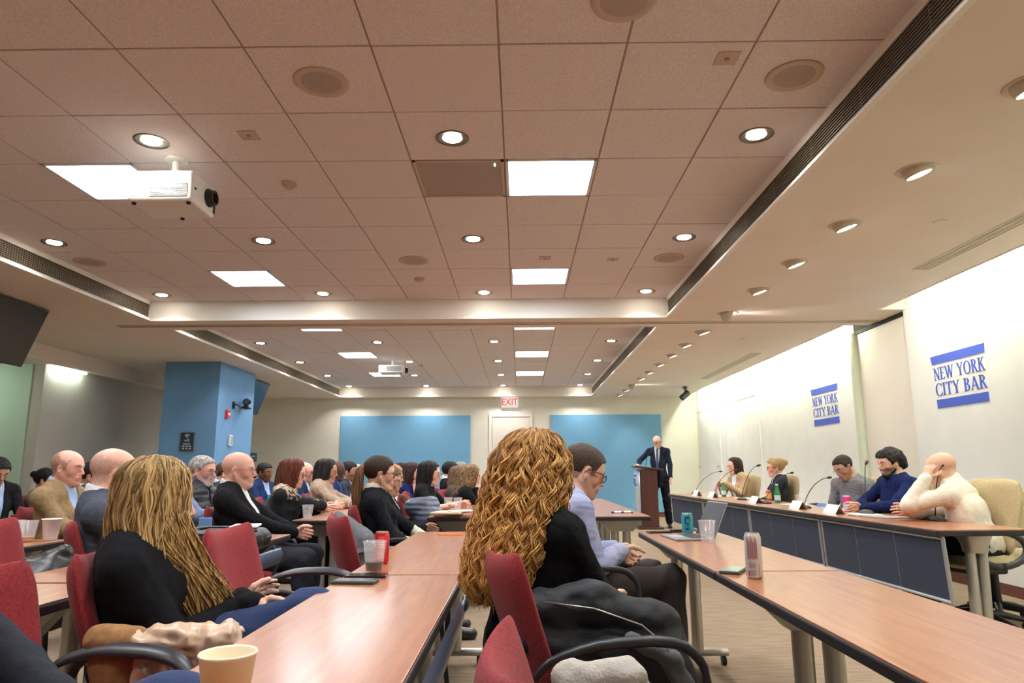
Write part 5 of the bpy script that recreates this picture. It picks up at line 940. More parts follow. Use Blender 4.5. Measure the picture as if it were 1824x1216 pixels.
# ponytail
p = person('woman with brown ponytail, dark glasses and black knitted sweater', -.99, 4.9, 1.215, 12, h=.005, fem=True, head=(6, 4, 0), lean=-12, top='sweater', topmat=cm('knit_black', (26, 27, 32), 'knit'), skin=SK['mid'], hair='short', hairt=.009, hn=.001, haircol=srgb(50, 34, 26), glasses='dark', bulk=1.02, bottom=m_blk, group=G1, sleeve=.62,
    arms={-1: dict(w=(.28, -.1, .60), d=(.9, .1, -.3), t=(0, .4, 1), hint=(-.3, -.5, -1), curl=.4), 1: dict(w=(.36, .02, .60), d=(.9, 0, -.3), t=(0, -.4, 1), hint=(-.2, .8, -.6), curl=.4)})
pony = hair_mat('hair_brown', srgb(58, 38, 24), srgb(142, 104, 70), (60, 60, 3)); b = MB(); rv = np.random.default_rng(3)
for i in range(110):
    a, r0 = rv.uniform(0, 6.28), rv.uniform(.2, 1)**.5; o3 = V3(math.cos(a)*.028*r0, math.sin(a)*.035*r0, 0); p0 = V3(-.105, 0, .055)+o3*.45; p1 = V3(-.165, 0, .03)+o3*1.2; p2 = V3(-.155, 0, -.12)+o3*1.7; p3 = V3(-.12+rv.normal()*.008, rv.normal()*.012, -.28-rv.uniform(0, .05))+o3*.7
    b.tube([p['HR']@((1-t)**3*p0+3*(1-t)**2*t*p1+3*(1-t)*t*t*p2+t**3*p3)+p['HC'] for t in np.linspace(0, 1, 14)], list(.0075*np.sin(np.linspace(.5, PI-.05, 14))**.6), 5)
b.build('ponytail', pony, p['root'], smooth=True); q = MB(); q.tube([p['HC']+p['HR']@V3(.0, -.084, -.05), p['HC']+p['HR']@V3(.0, -.086, -.085)], .003, 6); q.build('earring', FR['metal'], p['root'])
Sx = []
for s in (-1, 1):
    E, W_, a = p['arms'][s]; Sx += [Cn(E+(W_-E)*.12, E+(W_-E)*.9, .042, .036, k=.004)]
Vs, Fs = surf(Sx+[Fn(lambda Q: .003*nz(Q, 90, 3), 'd')], .006); npmesh('cuff', Vs, Fs, cm('cuff_cream', (206, 200, 186), 'cotton'), p['root'])
Vs, Fs = surf([Cn(p['NB']-p['u']*.005, p['NB']+V3(0, 0, .02), .078, .074, k=.01), Cn(p['NB']-V3(0, 0, .1), p['NB']+V3(0, 0, .2), .056, .062, k=.004, op='s')], .006); npmesh('collar', Vs, Fs, cm('cuff_cream', (206, 200, 186), 'cotton'), p['root'])
seat(p, 'red chair of the ponytailed woman with a grey coat over it')
p = person('woman in black jacket with lowered head beside the ponytailed woman', -1.1, 5.85, 1.15, 0, h=.007, fem=True, head=(0, 8, 0), lean=-10, top='jacket', topmat=m_blk, skin=SK['tan'], hair='short', haircol=srgb(110, 80, 56), hairt=.016, group=G3, armp='lap'); seat(p, 'red chair of the woman in the black jacket')
p = person('woman with strawberry blonde hair, glasses and cream top', -1.35, 7.4, 1.175, 0, h=.007, fem=True, head=(-4, 8, 0), top='sweater', topmat=cm('top_cream', (226, 210, 190), 'cotton'), skin=SK['fair'], hair='bun', haircol=srgb(196, 140, 96), hairt=.01, glasses='tort', group=G3); seat(p, 'red chair of the woman in the cream top')
p = person('person with dark hair seen behind the navy sweater', -1.56, 9.1, 1.2, 0, h=.01, top='sweater', topmat=m_blk, skin=SK['tan'], hair='short', haircol=srgb(24, 20, 20), hlow=-.04, hairt=.02, group=G3); seat(p, 'red chair behind the navy sweater')
db = hair_mat('hair_darkbrown', srgb(30, 20, 18), srgb(72, 52, 44), (50, 50, 3))
p = person('woman with dark shoulder length hair and navy sweater, chin on her hand', -1.26, 8.15, 1.2, -12, h=.007, fem=True, head=(-4, 8, 0), lean=10, top='sweater', topmat=cm('knit_navy', (26, 36, 84), 'knit'), skin=SK['fair'], arms={-1: 'chin', 1: 'table'}, sleeve=.7, group=G3); longhair(p, db, -.24, 1.05); seat(p, 'red chair of the woman in the navy sweater')
p = person('woman with long black hair, glasses and black shirt with folded bare arms', -.92, 7.15, 1.205, -4, h=.007, fem=True, head=(0, 8, 0), lean=2, top='tee', sleeve=.4, topmat=m_blk, skin=SK['fair'], glasses='metal', armp='table', group=G3); longhair(p, lb, -.26, .95); seat(p, 'red chair of the long haired woman in black')
p = person('youth with black hair and black top by the edge of the blue panel', -.92, 9.3, 1.215, 12, h=.009, head=(10, 10, 0), top='jacket', topmat=m_blk, skin=SK['mid'], hair='short', haircol=srgb(18, 18, 20), hairt=.018, group=G3); seat(p, 'red chair of the youth in black')
p = person('grey haired man farthest back in the audience', -.88, 10.35, 1.235, -8, h=.01, top='sweater', topmat=m_blk, skin=SK['pink'], hair='short', haircol=srgb(150, 148, 146), hairt=.006, group=G3); seat(p, 'red chair of the grey haired man at the back')
p = person('woman with long light brown hair and olive jacket in the far row', -.78, 8.75, 1.16, -16, h=.008, fem=True, head=(0, 2, 0), top='jacket', topmat=cm('jacket_olive', (74, 70, 62)), skin=SK['fair'], group=G3); longhair(p, hair_mat('hair_lightbrown', srgb(84, 62, 46), srgb(140, 112, 88), (50, 50, 3)), -.3); seat(p, 'red chair of the woman in olive')
p = person('woman with long wavy light brown hair resting her cheek on her hand', -.56, 8.0, 1.17, 6, h=.007, fem=True, head=(0, 6, 0), lean=16, top='sweater', topmat=m_blk, skin=SK['fair'], arms={-1: dict(w=None, d=(.0, .25, 1), t=(-.5, 0, .6), hint=(.5, -.6, -1), curl=.5), 1: 'table'}, group=G3)
loft_hair(p, [(.14, .012, .012, -.01, 0), (.134, .05, .045, -.01, 0), (.118, .085, .075, -.012, 0), (.09, .11, .095, -.02, 0), (.03, .128, .11, -.03, 0), (-.08, .12, .125, -.05, 0), (-.2, .1, .13, -.09, 0), (-.36, .05, .09, -.13, 0)], hair_mat('hair_wavy', srgb(92, 70, 50), srgb(170, 140, 104), (30, 30, 4)), h=.008, n=190, r=.0045, open_=.7, curl=.009, pitch=.09, ends=.06); seat(p, 'red chair of the woman with wavy hair', rz=0)
# --- speakers
p = person('bald man in dark suit and tie standing behind the lectern', 2.71, 13.72, 1.77, -112, h=.006, name='person', stand=True, hz=.93, head=(22, 10, 8), top='jacket', topmat=m_navy, tie=cm('tie_slate', (70, 78, 110), 'cotton'), skin=SK['fair'], glasses='dark', bottom=cm('trousers_navy', (24, 26, 36)), legs={-1: [(.03, -.15, .50), (-.02, -.19, .09), (.13, -.24, .03)], 1: [(.06, .14, .50), (.04, .17, .09), (.19, .21, .03)]}, beard=.15, beardcol=srgb(120, 90, 80), group=G4, lean=1, button=.12, lh=.007,
    arms={-1: dict(wd=(2.33, 13.62, 1.205), d=(.4, -.9, -.1), t=(.8, .4, .2), hint=(-.3, -.8, -.5), curl=.6), 1: dict(w=(.08, .24, .90), d=(.3, -.25, -1), t=(1, 0, 0), hint=(-.8, .7, 0), curl=.6)})
p = person('woman with long dark hair and camel blazer gesturing at the panel table', 3.24, 10.6, 1.28, 202, h=.007, fem=True, head=(-12, 12, 0), lean=4, top='blazer', topmat=cm('blazer_camel', (176, 146, 118)), skin=SK['fair'], group=G4, gap=.03, vw=.05, button=0,
    arms={1: dict(w=(.32, .06, .90), d=(.5, -.3, .8), t=(-.5, -.3, .5), hint=(0, .6, -1), curl=.3), -1: dict(w=(.32, -.08, .86), d=(.6, .3, .6), t=(-.5, .3, .5), hint=(0, -.6, -1), curl=.4)}); longhair(p, db, -.34, .9, op=.8, vol=.96); seat(p, 'tan chair of the woman in the camel blazer', 't')
p = person('woman with blonde hair in a bun, black glasses and dark blazer at the panel', 3.35, 9.15, 1.25, 168, h=.007, fem=True, head=(-4, 4, 0), top='blazer', topmat=cm('blazer_charcoal', (44, 46, 52)), skin=SK['pink'], hair='bun', haircol=srgb(168, 138, 98), hairt=.016, hn=.005, hf=60, glasses='dark', group=G4); seat(p, 'tan chair of the woman with the blonde bun', 't', rz=200)
p = person('man in marled grey sweater and blue glasses bending over the panel table', 3.31, 7.25, 1.235, 205, h=.006, head=(-6, 26, 8), lean=8, hunch=.03, top='sweater', topmat=cm('knit_marl', (122, 122, 126), 'knit', var=.25, vs=90), skin=SK['tan'], hair='short', haircol=srgb(40, 30, 26), hairt=.006, hn=.0015, beard=.4, glasses='blue', bottom=cm('jeans_light', (80, 120, 165), 'denim'), bulk=1.06, sleeve=.75, group=G4, armp='lap', legs={-1: [(.42, -.1, .69), (.3, .15, .5), (.34, .28, .47)]}); seat(p, 'tan chair of the man in the grey sweater with a jacket on it', 't', rz=180)
p = person('man with dark wavy hair, beard and navy sweater at the panel table', 3.30, 6.25, 1.285, 186, h=.006, head=(0, 10, 0), lean=-2, top='sweater', topmat=cm('sweater_navy', (22, 32, 74), 'knit'), skin=SK['mid'], hair='short', hairt=.015, hn=.006, hf=90, hlow=-.012, hx=[El((-.075, 0, .01), (.062, .082, .085), k=.03), El((-.10, 0, -.03), (.045, .065, .05), k=.03), Fn(lambda Q: .004*nz(Q, 130, 4), 'd')], haircol=srgb(30, 26, 26), beard=.9, beardvol=True, bulk=1.1, group=G4,
    arms={s: dict(w=(.36, s*.05, .775), d=(.7, -s*.7, 0), t=(.4, 0, 1), hint=(-.2, s*.9, -.4), curl=.7) for s in (-1, 1)}); seat(p, 'tan chair of the man in the navy sweater', 't', rz=180)
p = person('bald man in cream zip sweater holding his head, nearest panel speaker', 3.17, 5.32, 1.225, 128, h=.005, head=(-4, 18, 0), lean=12, hunch=.03, top='turtle', fold=.004, topmat=cm('sweater_cream', (214, 206, 192), 'cotton', bump=.3), skin=SK['mid'], bald=True, buzz=.15, haircol=srgb(120, 96, 84), bulk=1.06, hs=1.04, fat=.008, group=G4, thick=.016,
    arms={1: dict(wd=(3.00, 5.18, 1.045), d=(-.25, -.35, 1), t=(-.8, .1, -.2), hint=(.5, .7, -1), curl=.8), -1: dict(wd=(2.91, 5.28, .80), d=(.2, .9, .1), t=(.2, 0, 1), hint=(.2, -.8, -.7), curl=.6)}); seat(p, 'tan chair of the nearest panel speaker', 't', rz=190)
chair('t', 3.55, 5.4, 222, 'empty tan swivel chair at the near end of the panel table')
chair('t', 3.62, 8.2, 185, 'empty tan chair between the panel speakers')
# --- empty red chairs
chair('r', -1.10, 1.6, -16, 'red chair at the left edge with the person in blue jeans'); chair('r', -.98, 2.98, -4, 'empty red chair before the black laptop bag')
chair('r', -.73, 3.86, 26, 'empty red chair beyond the red can, seen from its side'); chair('r', .26, .99, 4, 'empty red chair in the bottom centre with a grey scarf'); chair('r', -2.36, 3.45, 2, 'empty red chair at the left edge beyond the grey coat')
chair('r', -.95, 6.55, 18, 'empty red chair beside the grey puffer jacket'); chair('r', -1.0, 7.75, 10, 'empty red chair behind the long haired woman in black')
# ================================================================ things on tables
m_cup = mat('clear_cup', (.8, .82, .84, 1), .08, alpha=.17, spec=1.); m_paper = mat('paper', srgb(236, 236, 232), .8); m_cola = mat('cola', srgb(24, 10, 6), .3, spec=.3); m_phone = mat('phone_black', srgb(20, 22, 26), .18); m_glassb = mat('phone_case_green', srgb(60, 78, 72), .4)
def clearcup(x, y, lab, fill=None, fm=None, h=.115, r=.046, m=None, z=TZ):
    e = empty('plastic_cup', (x, y, z), 0, lab, 'cup'); MB().lathe([(0, .001), (r*.68, .001), (r*.70, .004), (r*.96, h-.006), (r*1.04, h-.004), (r*1.04, h), (r*.95, h), (r*.66, .006), (0, .005)], n=28, caps=False).build('cup_wall', m or m_cup, e, smooth=True)
    if fill: MB().lathe([(0, .007), (r*.64, .007), (r*(.64+.28*fill), h*fill), (0, h*fill)], n=24, caps=False).build('drink', fm or m_cola, e, auto=.6)
    return e
def can(x, y, lab, m, h=.122, r=.033, band=None, txt=None, tm=None, rz=0):
    e = empty('drink_can', (x, y, TZ), rz, lab, 'can'); MB().lathe([(r*.8, 0), (r, .008), (r, h-.014), (r*.82, h-.002)], n=32, caps=False).build('body', m, e, auto=.6); MB().lathe([(0, h-.006), (r*.76, h-.006), (r*.8, h), (r*.84, h-.002), (r*.84, h-.006)], n=28, caps=False).lathe([(r*.8, .0), (0, .003)], n=28, caps=False).build('lid', m_chrome, e, auto=.6)
    if band: MB().lathe([(r+.0006, h*band[0]), (r+.0006, h*band[1])], n=32, caps=False).build('label_band', band[2], e, smooth=True)
    for a0, a1, z0, z1, mk in (txt or []):
        MB().grid(lambda u, v: ((r+.0008)*math.cos(math.radians(a0+(a1-a0)*u)), (r+.0008)*math.sin(math.radians(a0+(a1-a0)*u)), h*(z0+(z1-z0)*v)), 6, 2).build('print', mk, e, smooth=True)
    return e
m_redc = mat('can_red', srgb(196, 26, 32), .3, metal=.3, coat=.3); m_teal = mat('can_teal', srgb(48, 168, 176), .3, metal=.3, coat=.3, col2=srgb(30, 140, 156), vs=40); m_pinkc = mat('can_pale', srgb(206, 200, 194), .3, metal=.4, coat=.3); m_wht = mat('ink_white', srgb(236, 236, 236), .6); m_inkr = mat('ink_red', srgb(176, 60, 66), .5)
can(-.585, 2.97, 'tall red can on the centre table', m_redc, h=.13, r=.031, txt=[(-108, -62, .2+.075*k, .2+.075*k+(.05 if k % 3 else .03), mat('can_fine_print', srgb(214, 120, 112), .5)) for k in range(9)]+[(-150, -128, .55, .59, m_wht), (-150, -138, .60, .72, m_wht)])
clearcup(-.565, 2.73, 'clear plastic cup with dark cola on the centre table', .32)
e = empty('paper_cup', (-.47, 1.16, TZ), 0, 'cream paper cup at the bottom on the nearest table', 'cup'); q = MB(); q.lathe([(0, .001), (.031, .001), (.043, .092), (.0455, .096), (.044, .099), (.0415, .096), (.029, .006), (0, .006)], n=36, caps=False); q.build('cup_wall', mat('paper_cup', srgb(236, 224, 196), .75), e, smooth=True)
def slab(name, x, y, w, l, t, rz, m, lab, cat, z=TZ, m2=None, part='screen'):
    e = empty(name, (x, y, z), math.radians(rz), lab, cat); MB().box(-w/2, w/2, -l/2, l/2, .0, t).build('body', m, e, bevel=min(t*.4, .004), seg=3)
    if m2: MB().box(-w/2+.004, w/2-.004, -l/2+.004, l/2-.004, t, t+.0006).build(part, m2, e)
    return e
slab('phone', -.575, 2.47, .15, .074, .011, -4, m_glassb, 'green grey phone lying nearest on the centre table', 'phone', m2=m_phone); slab('phone', -.565, 2.60, .15, .072, .009, 2, m_phone, 'black phone beside the cup of cola', 'phone', m2=m_scr)
for i, (y, a) in enumerate(((4.26, 4), (4.20, -6))): e = empty('pencil', (-.42+.01*i, y, TZ+.004), math.radians(a), ['orange pencil at the far end of the centre table', 'shorter orange pencil lying below the other'][i], 'pencil'); MB().tube([(-.07, 0, 0), (.06, 0, 0), (.075, 0, 0)], [.0038, .0038, .001], 6).build('shaft', mat('pencil_orange', srgb(236, 140, 40), .4), e); MB().tube([(-.082, 0, 0), (-.07, 0, 0)], .004, 8).build('eraser', mat('eraser', srgb(220, 120, 110), .7), e)
# laptop
e = empty('laptop', (.93, 3.98, TZ), math.radians(-85), 'open silver laptop on the right table facing away', 'laptop')
b = MB().box(-.152, .152, -.105, .105, 0, .012).build('base', mat('laptop_silver', srgb(150, 150, 154), .35, metal=.6), e, bevel=.004); MB().box(-.13, .13, -.01, .09, .012, .0128).build('keyboard', m_black, b); MB().box(-.05, .05, -.095, -.02, .012, .0126).build('trackpad', mat('laptop_pad', srgb(176, 178, 186), .3), b)
R_ = Matrix.Translation((0, .105, .006)) @ Matrix.Rotation(-.42, 4, 'X'); s_ = MB().box(-.152, .152, -.003, .003, 0, .21, R_).build('display', mat('laptop_silver', (1, 1, 1, 1)), e, bevel=.002); MB().box(-.145, .145, -.0045, -.003, .008, .203, R_).build('screen', mat('laptop_glass', srgb(34, 34, 44), .35, spec=.3), s_)
can(1.0, 4.24, 'teal can beside the laptop on the right table', m_teal, h=.122, r=.033, txt=[(-125, -80, .74, .84, mat('can_purple', srgb(62, 40, 92), .4)), (-130, -112, .5, .78, MC['can_purple']), (-120, -85, .46, .54, MC['can_purple']), (-125, -90, .2, .3, MC['can_purple'])])
clearcup(.985, 3.74, 'empty clear plastic cup by the laptop', None)
slab('phone', .845, 4.32, .15, .06, .009, 10, m_phone, 'flat black phone at the far end of the right table', 'phone', m2=m_scr); slab('case', .98, 4.36, .11, .05, .018, 12, m_black, 'black glasses case behind the laptop', 'case')
slab('phone', .80, 2.70, .074, .15, .012, -28, m_glassb, 'green grey phone at the joint of the right tables', 'phone', m2=mat('phone_screen_grey', srgb(120, 128, 120), .15))
e = can(.83, 2.545, 'tall pale can with red print on the right table', m_pinkc, h=.157, r=.029, txt=[(-150+9*k, -144+9*k, .42+.03*(k % 2), .92-.05*(k % 3), mat('can_rose_print', srgb(150, 96, 100), .5)) for k in range(8)]+[(-150, -136, .07, .18, m_inkr)]+[(-130+6*k, -127+6*k, .08, .2, mat('can_grey_print', srgb(130, 124, 128), .5)) for k in range(6)]+[(-140+8*k, -136+8*k, .24, .37-.03*(k % 2), MC['can_grey_print']) for k in range(6)]+[(-74, -71, .06, .34, m_inkr)])
# left
clearcup(-1.70, 5.58, 'clear plastic cup with water at the corner of the far table', .3, mat('water', (.85, .88, .9, 1), .05, alpha=.35)); clearcup(-1.66, 6.95, 'white cup in front of the red haired woman', None, m=m_paper, h=.09, r=.04)
can(-2.82, 7.85, 'teal can on the table behind the bald man', m_teal)
clearcup(-2.86, 3.96, 'clear cup with brown liquid beside the paper plate', .7, mat('tea', srgb(188, 140, 80), .1, alpha=.7)); clearcup(-2.76, 3.92, 'clear cup holding a cup with an orange rest', .25, mat('juice', srgb(214, 160, 90), .2)); clearcup(-2.68, 3.99, 'white plastic cup leaning outward at the left', None, m=mat('cup_frosted', srgb(220, 220, 222), .4), h=.12, r=.05)
e = empty('paper_plate', (-2.82, 3.76, TZ), 0, 'white paper plate on the left table', 'plate'); MB().lathe([(0, .001), (.07, .001), (.1, .012), (.1, .014), (.068, .004), (0, .004)], n=36, caps=False).build('rim', m_paper, e, smooth=True); slab('napkin', -2.80, 3.75, .1, .1, .014, 20, m_paper, 'folded napkin on the paper plate', 'napkin', z=TZ+.005)
can(-2.98, 3.72, 'green can at the left edge of the picture', mat('can_green', srgb(60, 140, 70), .3, metal=.3)); clearcup(-1.76, 2.02, 'white paper cup cut by the left edge', None, m=m_paper, h=.12, r=.044)
# laptop bag
e = empty('laptop_bag', (-1.52, 3.56, TZ), math.radians(-3), 'black laptop bag lying on the left table', 'bag'); m_bag = cm('bag_nylon', (38, 39, 44), 'nylon')
drape('body', [Cn((-.16, -.13, .045), (.16, -.13, .045), .04, k=.05), Cn((-.16, .1, .045), (.16, .1, .045), .04, k=.05), Cn((-.17, -.13, .045), (-.17, .1, .045), .04, k=.05), Cn((.17, -.13, .045), (.17, .1, .045), .04, k=.05), El((0, 0, .05), (.19, .15, .045), k=.06), Fn(lambda Q: -Q[:, 2]+.002, 'i', .006)], .008, m_bag, None, None, fold=.004, parent=e)
MB().tube([(-.2, -.16, .05), (.2, -.16, .05), (.215, .1, .05)], .006, 8).build('zipper', m_chrome, e, smooth=True); MB().tube([(-.06, -.17, .06), (-.05, -.2, .085), (.05, -.2, .085), (.06, -.17, .06)], .01, 8).tube([(-.2, .05, .08), (-.05, -.02, .105), (.1, .04, .1), (.2, -.05, .09)], .012, 8, sx=.5).build('strap', m_bag, e, smooth=True)
slab('booklet', -1.42, 3.62, .13, .18, .012, 12, m_paper, 'white booklet on top of the black laptop bag', 'booklet', z=TZ+.098); slab('phone', -1.78, 3.95, .07, .012, .125, 20, mat('phone_blue', srgb(90, 140, 200), .3), 'blue phone standing against the black laptop bag', 'phone')
# far table C, D things
slab('folder', -.62, 5.98, .24, .32, .02, 8, mat('folder_brown', srgb(120, 66, 58), .6), 'brown folder at the near end of the far table', 'folder'); slab('papers', -.60, 5.95, .26, .30, .016, -12, mat('newsprint', srgb(206, 190, 160), .8), 'creased newspapers on the brown folder', 'newspaper', z=TZ+.021); slab('papers', -.5, 5.92, .2, .16, .01, 25, m_paper, 'white sheets on top of the newspapers', 'papers', z=TZ+.038)
clearcup(-.72, 6.95, 'clear cup with tea beyond the folders', .4, MC['tea']); clearcup(-.62, 6.9, 'empty clear cup beyond the folders', None); slab('papers', -.66, 7.35, .22, .3, .006, 20, m_paper, 'white papers in front of the long haired woman in black', 'papers'); slab('papers', -.42, 9.05, .2, .3, .006, 0, m_paper, 'white papers at the far end of the far table', 'papers'); slab('napkin', -.44, 7.95, .06, .06, .02, 10, m_paper, 'small white napkin on the far table', 'napkin')
e = empty('water_bottle', (-.38, 6.02, TZ+.034), 0, 'black round bottle lying at the corner of the far table', 'bottle'); MB().tube([(0, -.02, 0), (0, .02, 0), (0, .2, 0)], [.026, .034, .034], 18).build('body', m_phone, e, auto=.7); MB().tube([(0, -.035, 0), (0, -.02, 0)], .022, 14).build('cap', mat('bottle_cap', srgb(60, 64, 70), .4), e)
slab('wallet', -.5, 6.5, .14, .07, .014, 0, mat('wallet_pattern', srgb(186, 140, 110), .6, col2=srgb(70, 50, 44), vs=60), 'patterned wallet beside the black bottle', 'wallet')
slab('tote_bag', -.45, 6.25, .2, .1, .34, 5, mat('bag_blue', srgb(40, 96, 190), .4), 'shiny blue bag standing under the far table', 'bag', z=.0); clearcup(-1.28, 6.55, 'clear bottle shaped cup before the cream top', None, h=.16, r=.035, z=TZ) if False else None
for i, (x, c1, lab) in enumerate(((.86, srgb(50, 70, 180), 'blue marker on the right far table'), (.95, srgb(90, 160, 80), 'green marker on the right far table'))):
    e = empty('marker', (x, 6.22+.03*i, TZ+.009), .1, lab, 'marker'); MB().tube([(-.04, 0, 0), (.03, 0, 0)], .009, 12).build('barrel', m_paper, e, auto=.6); MB().tube([(-.06, 0, 0), (-.035, 0, 0)], .0095, 12).tube([(.028, 0, 0), (.05, 0, 0)], .0095, 12).build('cap', mat('cap%d' % i, c1, .4), e, auto=.6)
# held things
slab('sheet', -2.42, 7.2, .2, .28, .002, 15, m_paper, 'white sheet the reading woman holds', 'paper', z=.80); e = empty('pen', (-1.57, 6.36, .80), 0, 'white pen in the hand of the red haired woman', 'pen'); MB().tube([(0, 0, 0), (.03, .0, .14)], .005, 8).build('shaft', m_paper, e)
# panel table things
m_mic = mat('mic_black', srgb(34, 34, 36), .4)
def mic(x, y, tip, lab, light=False):
    e = empty('gooseneck_microphone', (x, y, TZ), 0, lab, 'microphone', 'gooseneck microphones on the panel table'); mb = m_mic if not light else mat('mic_grey', srgb(120, 122, 128), .4)
    drape('base', [El((0, 0, .0), (.06, .10, .035), k=.01), Fn(lambda Q: .0-Q[:, 2], 'i', .004)], .008, mb, None, None, fold=0, parent=e); T_ = V3(*tip)
    P = [V3(0, 0, .03), V3(0, 0, .03)+T_*V3(.2, .2, .55), T_*V3(.65, .65, .95)+V3(0, 0, .01), T_]; pts = [(1-t)**3*P[0]+3*(1-t)**2*t*P[1]+3*(1-t)*t*t*P[2]+t**3*P[3] for t in np.linspace(0, 1, 14)]
    MB().tube(pts, .0042, 8).build('neck', mb, e, smooth=True); d = pts[-1]-pts[-2]; d /= np.linalg.norm(d); MB().tube([pts[-1]-d*.01, pts[-1]+d*.01, pts[-1]+d*.035, pts[-1]+d*.045], [.008, .013, .013, .006], 12).build('capsule', m_mic, e, smooth=True)
    return e
for x, y, tip, lab in ((3.06, 5.22, (.10, .0, .40), 'goose-neck microphone nearest the camera before the man in cream'), (2.95, 6.02, (.06, .05, .42), 'upright goose-neck microphone before the man in navy'), (2.78, 6.9, (.30, .1, .29), 'bent microphone before the man in the grey sweater'), (2.74, 7.85, (.42, .3, .33), 'microphone leaning towards the woman with the blonde bun'), (2.76, 8.75, (.26, .1, .42), 'tall microphone between the two women at the panel'), (2.76, 10.0, (.42, .3, .36), 'microphone curving towards the woman in camel'), (2.72, 11.0, (.46, .2, .34), 'microphone at the lectern end of the panel table')): mic(x, min(y, 10.9), tip, lab)
def tent(x, y, lab, rz=0):
    e = empty('name_card', (x, y, TZ), math.radians(rz), lab, 'name card', 'folded name cards'); MB().prism([(-.045, 0), (0, .075), (.045, 0), (.043, 0), (0, .072), (-.043, 0)], 'y', -.12, .12).build('card', m_paper, e)
for x, y, lab in ((2.57, 10.2, 'folded name card farthest along, near the lectern'), (2.62, 9.55, 'folded name card beside the green bottle of the woman in camel'), (2.66, 7.95, 'folded name card before the woman with the bun'), (2.68, 6.8, 'folded name card before the man in the grey sweater'), (2.70, 6.08, 'folded name card before the man in the navy sweater')): tent(x, y, lab)
m_gr = mat('bottle_green', srgb(34, 140, 74), .12, coat=.5, alpha=.9)
def gbottle(x, y, lab):
    e = empty('glass_bottle', (x, y, TZ), 0, lab, 'bottle'); MB().lathe([(.03, 0), (.033, .01), (.033, .10), (.016, .16), (.0135, .19), (.015, .2)], n=24).build('body', m_gr, e, auto=.7); MB().lathe([(.0335, .03), (.0335, .085)], n=24, caps=False).build('paper_label', mat('label_pale', srgb(200, 216, 226), .6), e, smooth=True); MB().lathe([(.0155, .195), (.0155, .208), (0, .209)], n=16).build('cap', m_wht, e, auto=.6)
gbottle(2.83, 9.75, 'green glass bottle before the woman in camel'); gbottle(2.92, 7.98, 'green glass bottle before the woman with the bun')
can(3.04, 8.6, 'pink and yellow can before the woman with the bun', mat('can_pink', srgb(214, 70, 110), .35), band=(.2, .7, mat('can_yellow', srgb(230, 190, 60), .4))); can(2.92, 6.3, 'lilac and magenta can before the man in navy', mat('can_lilac', srgb(190, 186, 220), .35), h=.14, band=(.55, .95, mat('can_mag', srgb(206, 60, 130), .4)))
can(2.95, 10.6, 'slim pale pink can near the lectern end', mat('can_blush', srgb(220, 190, 190), .35), h=.15, r=.028); clearcup(2.9, 7.3, 'clear cup before the man in the grey sweater', None); clearcup(2.98, 10.3, 'clear cup beside the slim pink can', None)
for i, (x, y, r_, l) in enumerate(((2.86, 5.55, 20, 'grey tablet on the near end of the panel table'), (3.0, 6.6, 8, 'papers under the hands of the man in navy'), (2.9, 5.95, -10, 'loose sheet beside the upright microphone'), (2.95, 7.55, 12, 'papers before the man in the grey sweater'), (2.95, 9.2, 5, 'papers before the woman with the bun'), (2.85, 10.0, -8, 'papers before the woman in camel'))):
    if i == 0: slab('tablet', x, y, .2, .26, .01, r_, mat('tablet_grey', srgb(150, 152, 150), .5), l, 'tablet')
    else: slab('papers', x, y, .21, .29, .004, r_, m_paper, l, 'papers')
slab('phone', 3.03, 6.25, .075, .15, .009, 40, m_phone, 'black phone between the can and the upright microphone', 'phone')
e = empty('microphone_cable', (2.95, 5.25, TZ), 0, 'thin black cable running along the near end of the panel table', 'cable'); MB().tube([(.08, .04, .004), (-.05, .2, .004), (-.2, .4, .004), (-.28, .5, .004), (-.31, .45, .004), (-.318, .42, -.02), (-.318, .42, -.06)], .003, 6).build('cord', m_mic, e, smooth=True)
# lectern mic
e = empty('lectern_microphone', (2.42, 13.42, 1.17), 0, 'goose-neck microphone on the lectern', 'microphone'); MB().tube([(0, 0, 0), (.02, -.05, .18), (.1, -.07, .3), (.13, -.07, .34)], .005, 8).build('neck', m_mic, e, smooth=True); MB().tube([(.13, -.07, .34), (.16, -.07, .37)], [.012, .014], 10).build('capsule', m_mic, e); slab('papers', 2.4, 13.6, .21, .28, .004, 0, m_paper, 'papers on top of the lectern', 'papers', z=1.185)
# ================================================================ coats and bags
drape('padded_coat', [Cn((.02, 2.05, .735), (.2, 2.05, .745), .045, .055, k=.03), Cn((.2, 2.05, .745), (.38, 2.08, .69), .05, .05, k=.03), Cn((.03, 2.04, .65), (.40, 2.07, .60), .05, .06, k=.04), Cn((.12, 2.04, .56), (.42, 2.08, .50), .045, .05, k=.04), Cn((.42, 2.1, .67), (.48, 2.1, .42), .04, .035, k=.03), Cn((-.02, 2.1, .8), (-.04, 2.3, .83), .035, .035, k=.03)], .006, cm('coat_black_nylon', (30, 32, 38), 'nylon', rough=.62, spec=.3), 'big black padded coat hanging over the chair arm of the curly haired woman', 'coat', fold=.008, f=30, quilt=.085, seed=4)
coat = [o for o in SC.objects if o.name == 'padded_coat'][0]; b = MB(); b.tube([(.06, 1.99, .76), (.2, 1.975, .745), (.33, 1.985, .70), (.40, 2.0, .64), (.44, 2.01, .54), (.45, 2.02, .44)], .0022, 8); b.build('zipper', m_chrome, coat, smooth=True)
Vl, Fl = surf([Cn((.40, 2.02, .60), (.50, 2.05, .47), .025, .03, k=.02), Cn((.30, 2.0, .66), (.42, 2.02, .60), .02, .025, k=.02), Fn(lambda Q: (.005*nz(Q, 50, 3)).astype(f32), 'd')], .006); npmesh('lining', Vl, Fl, cm('coat_lining', (88, 90, 94), 'cotton'), coat)
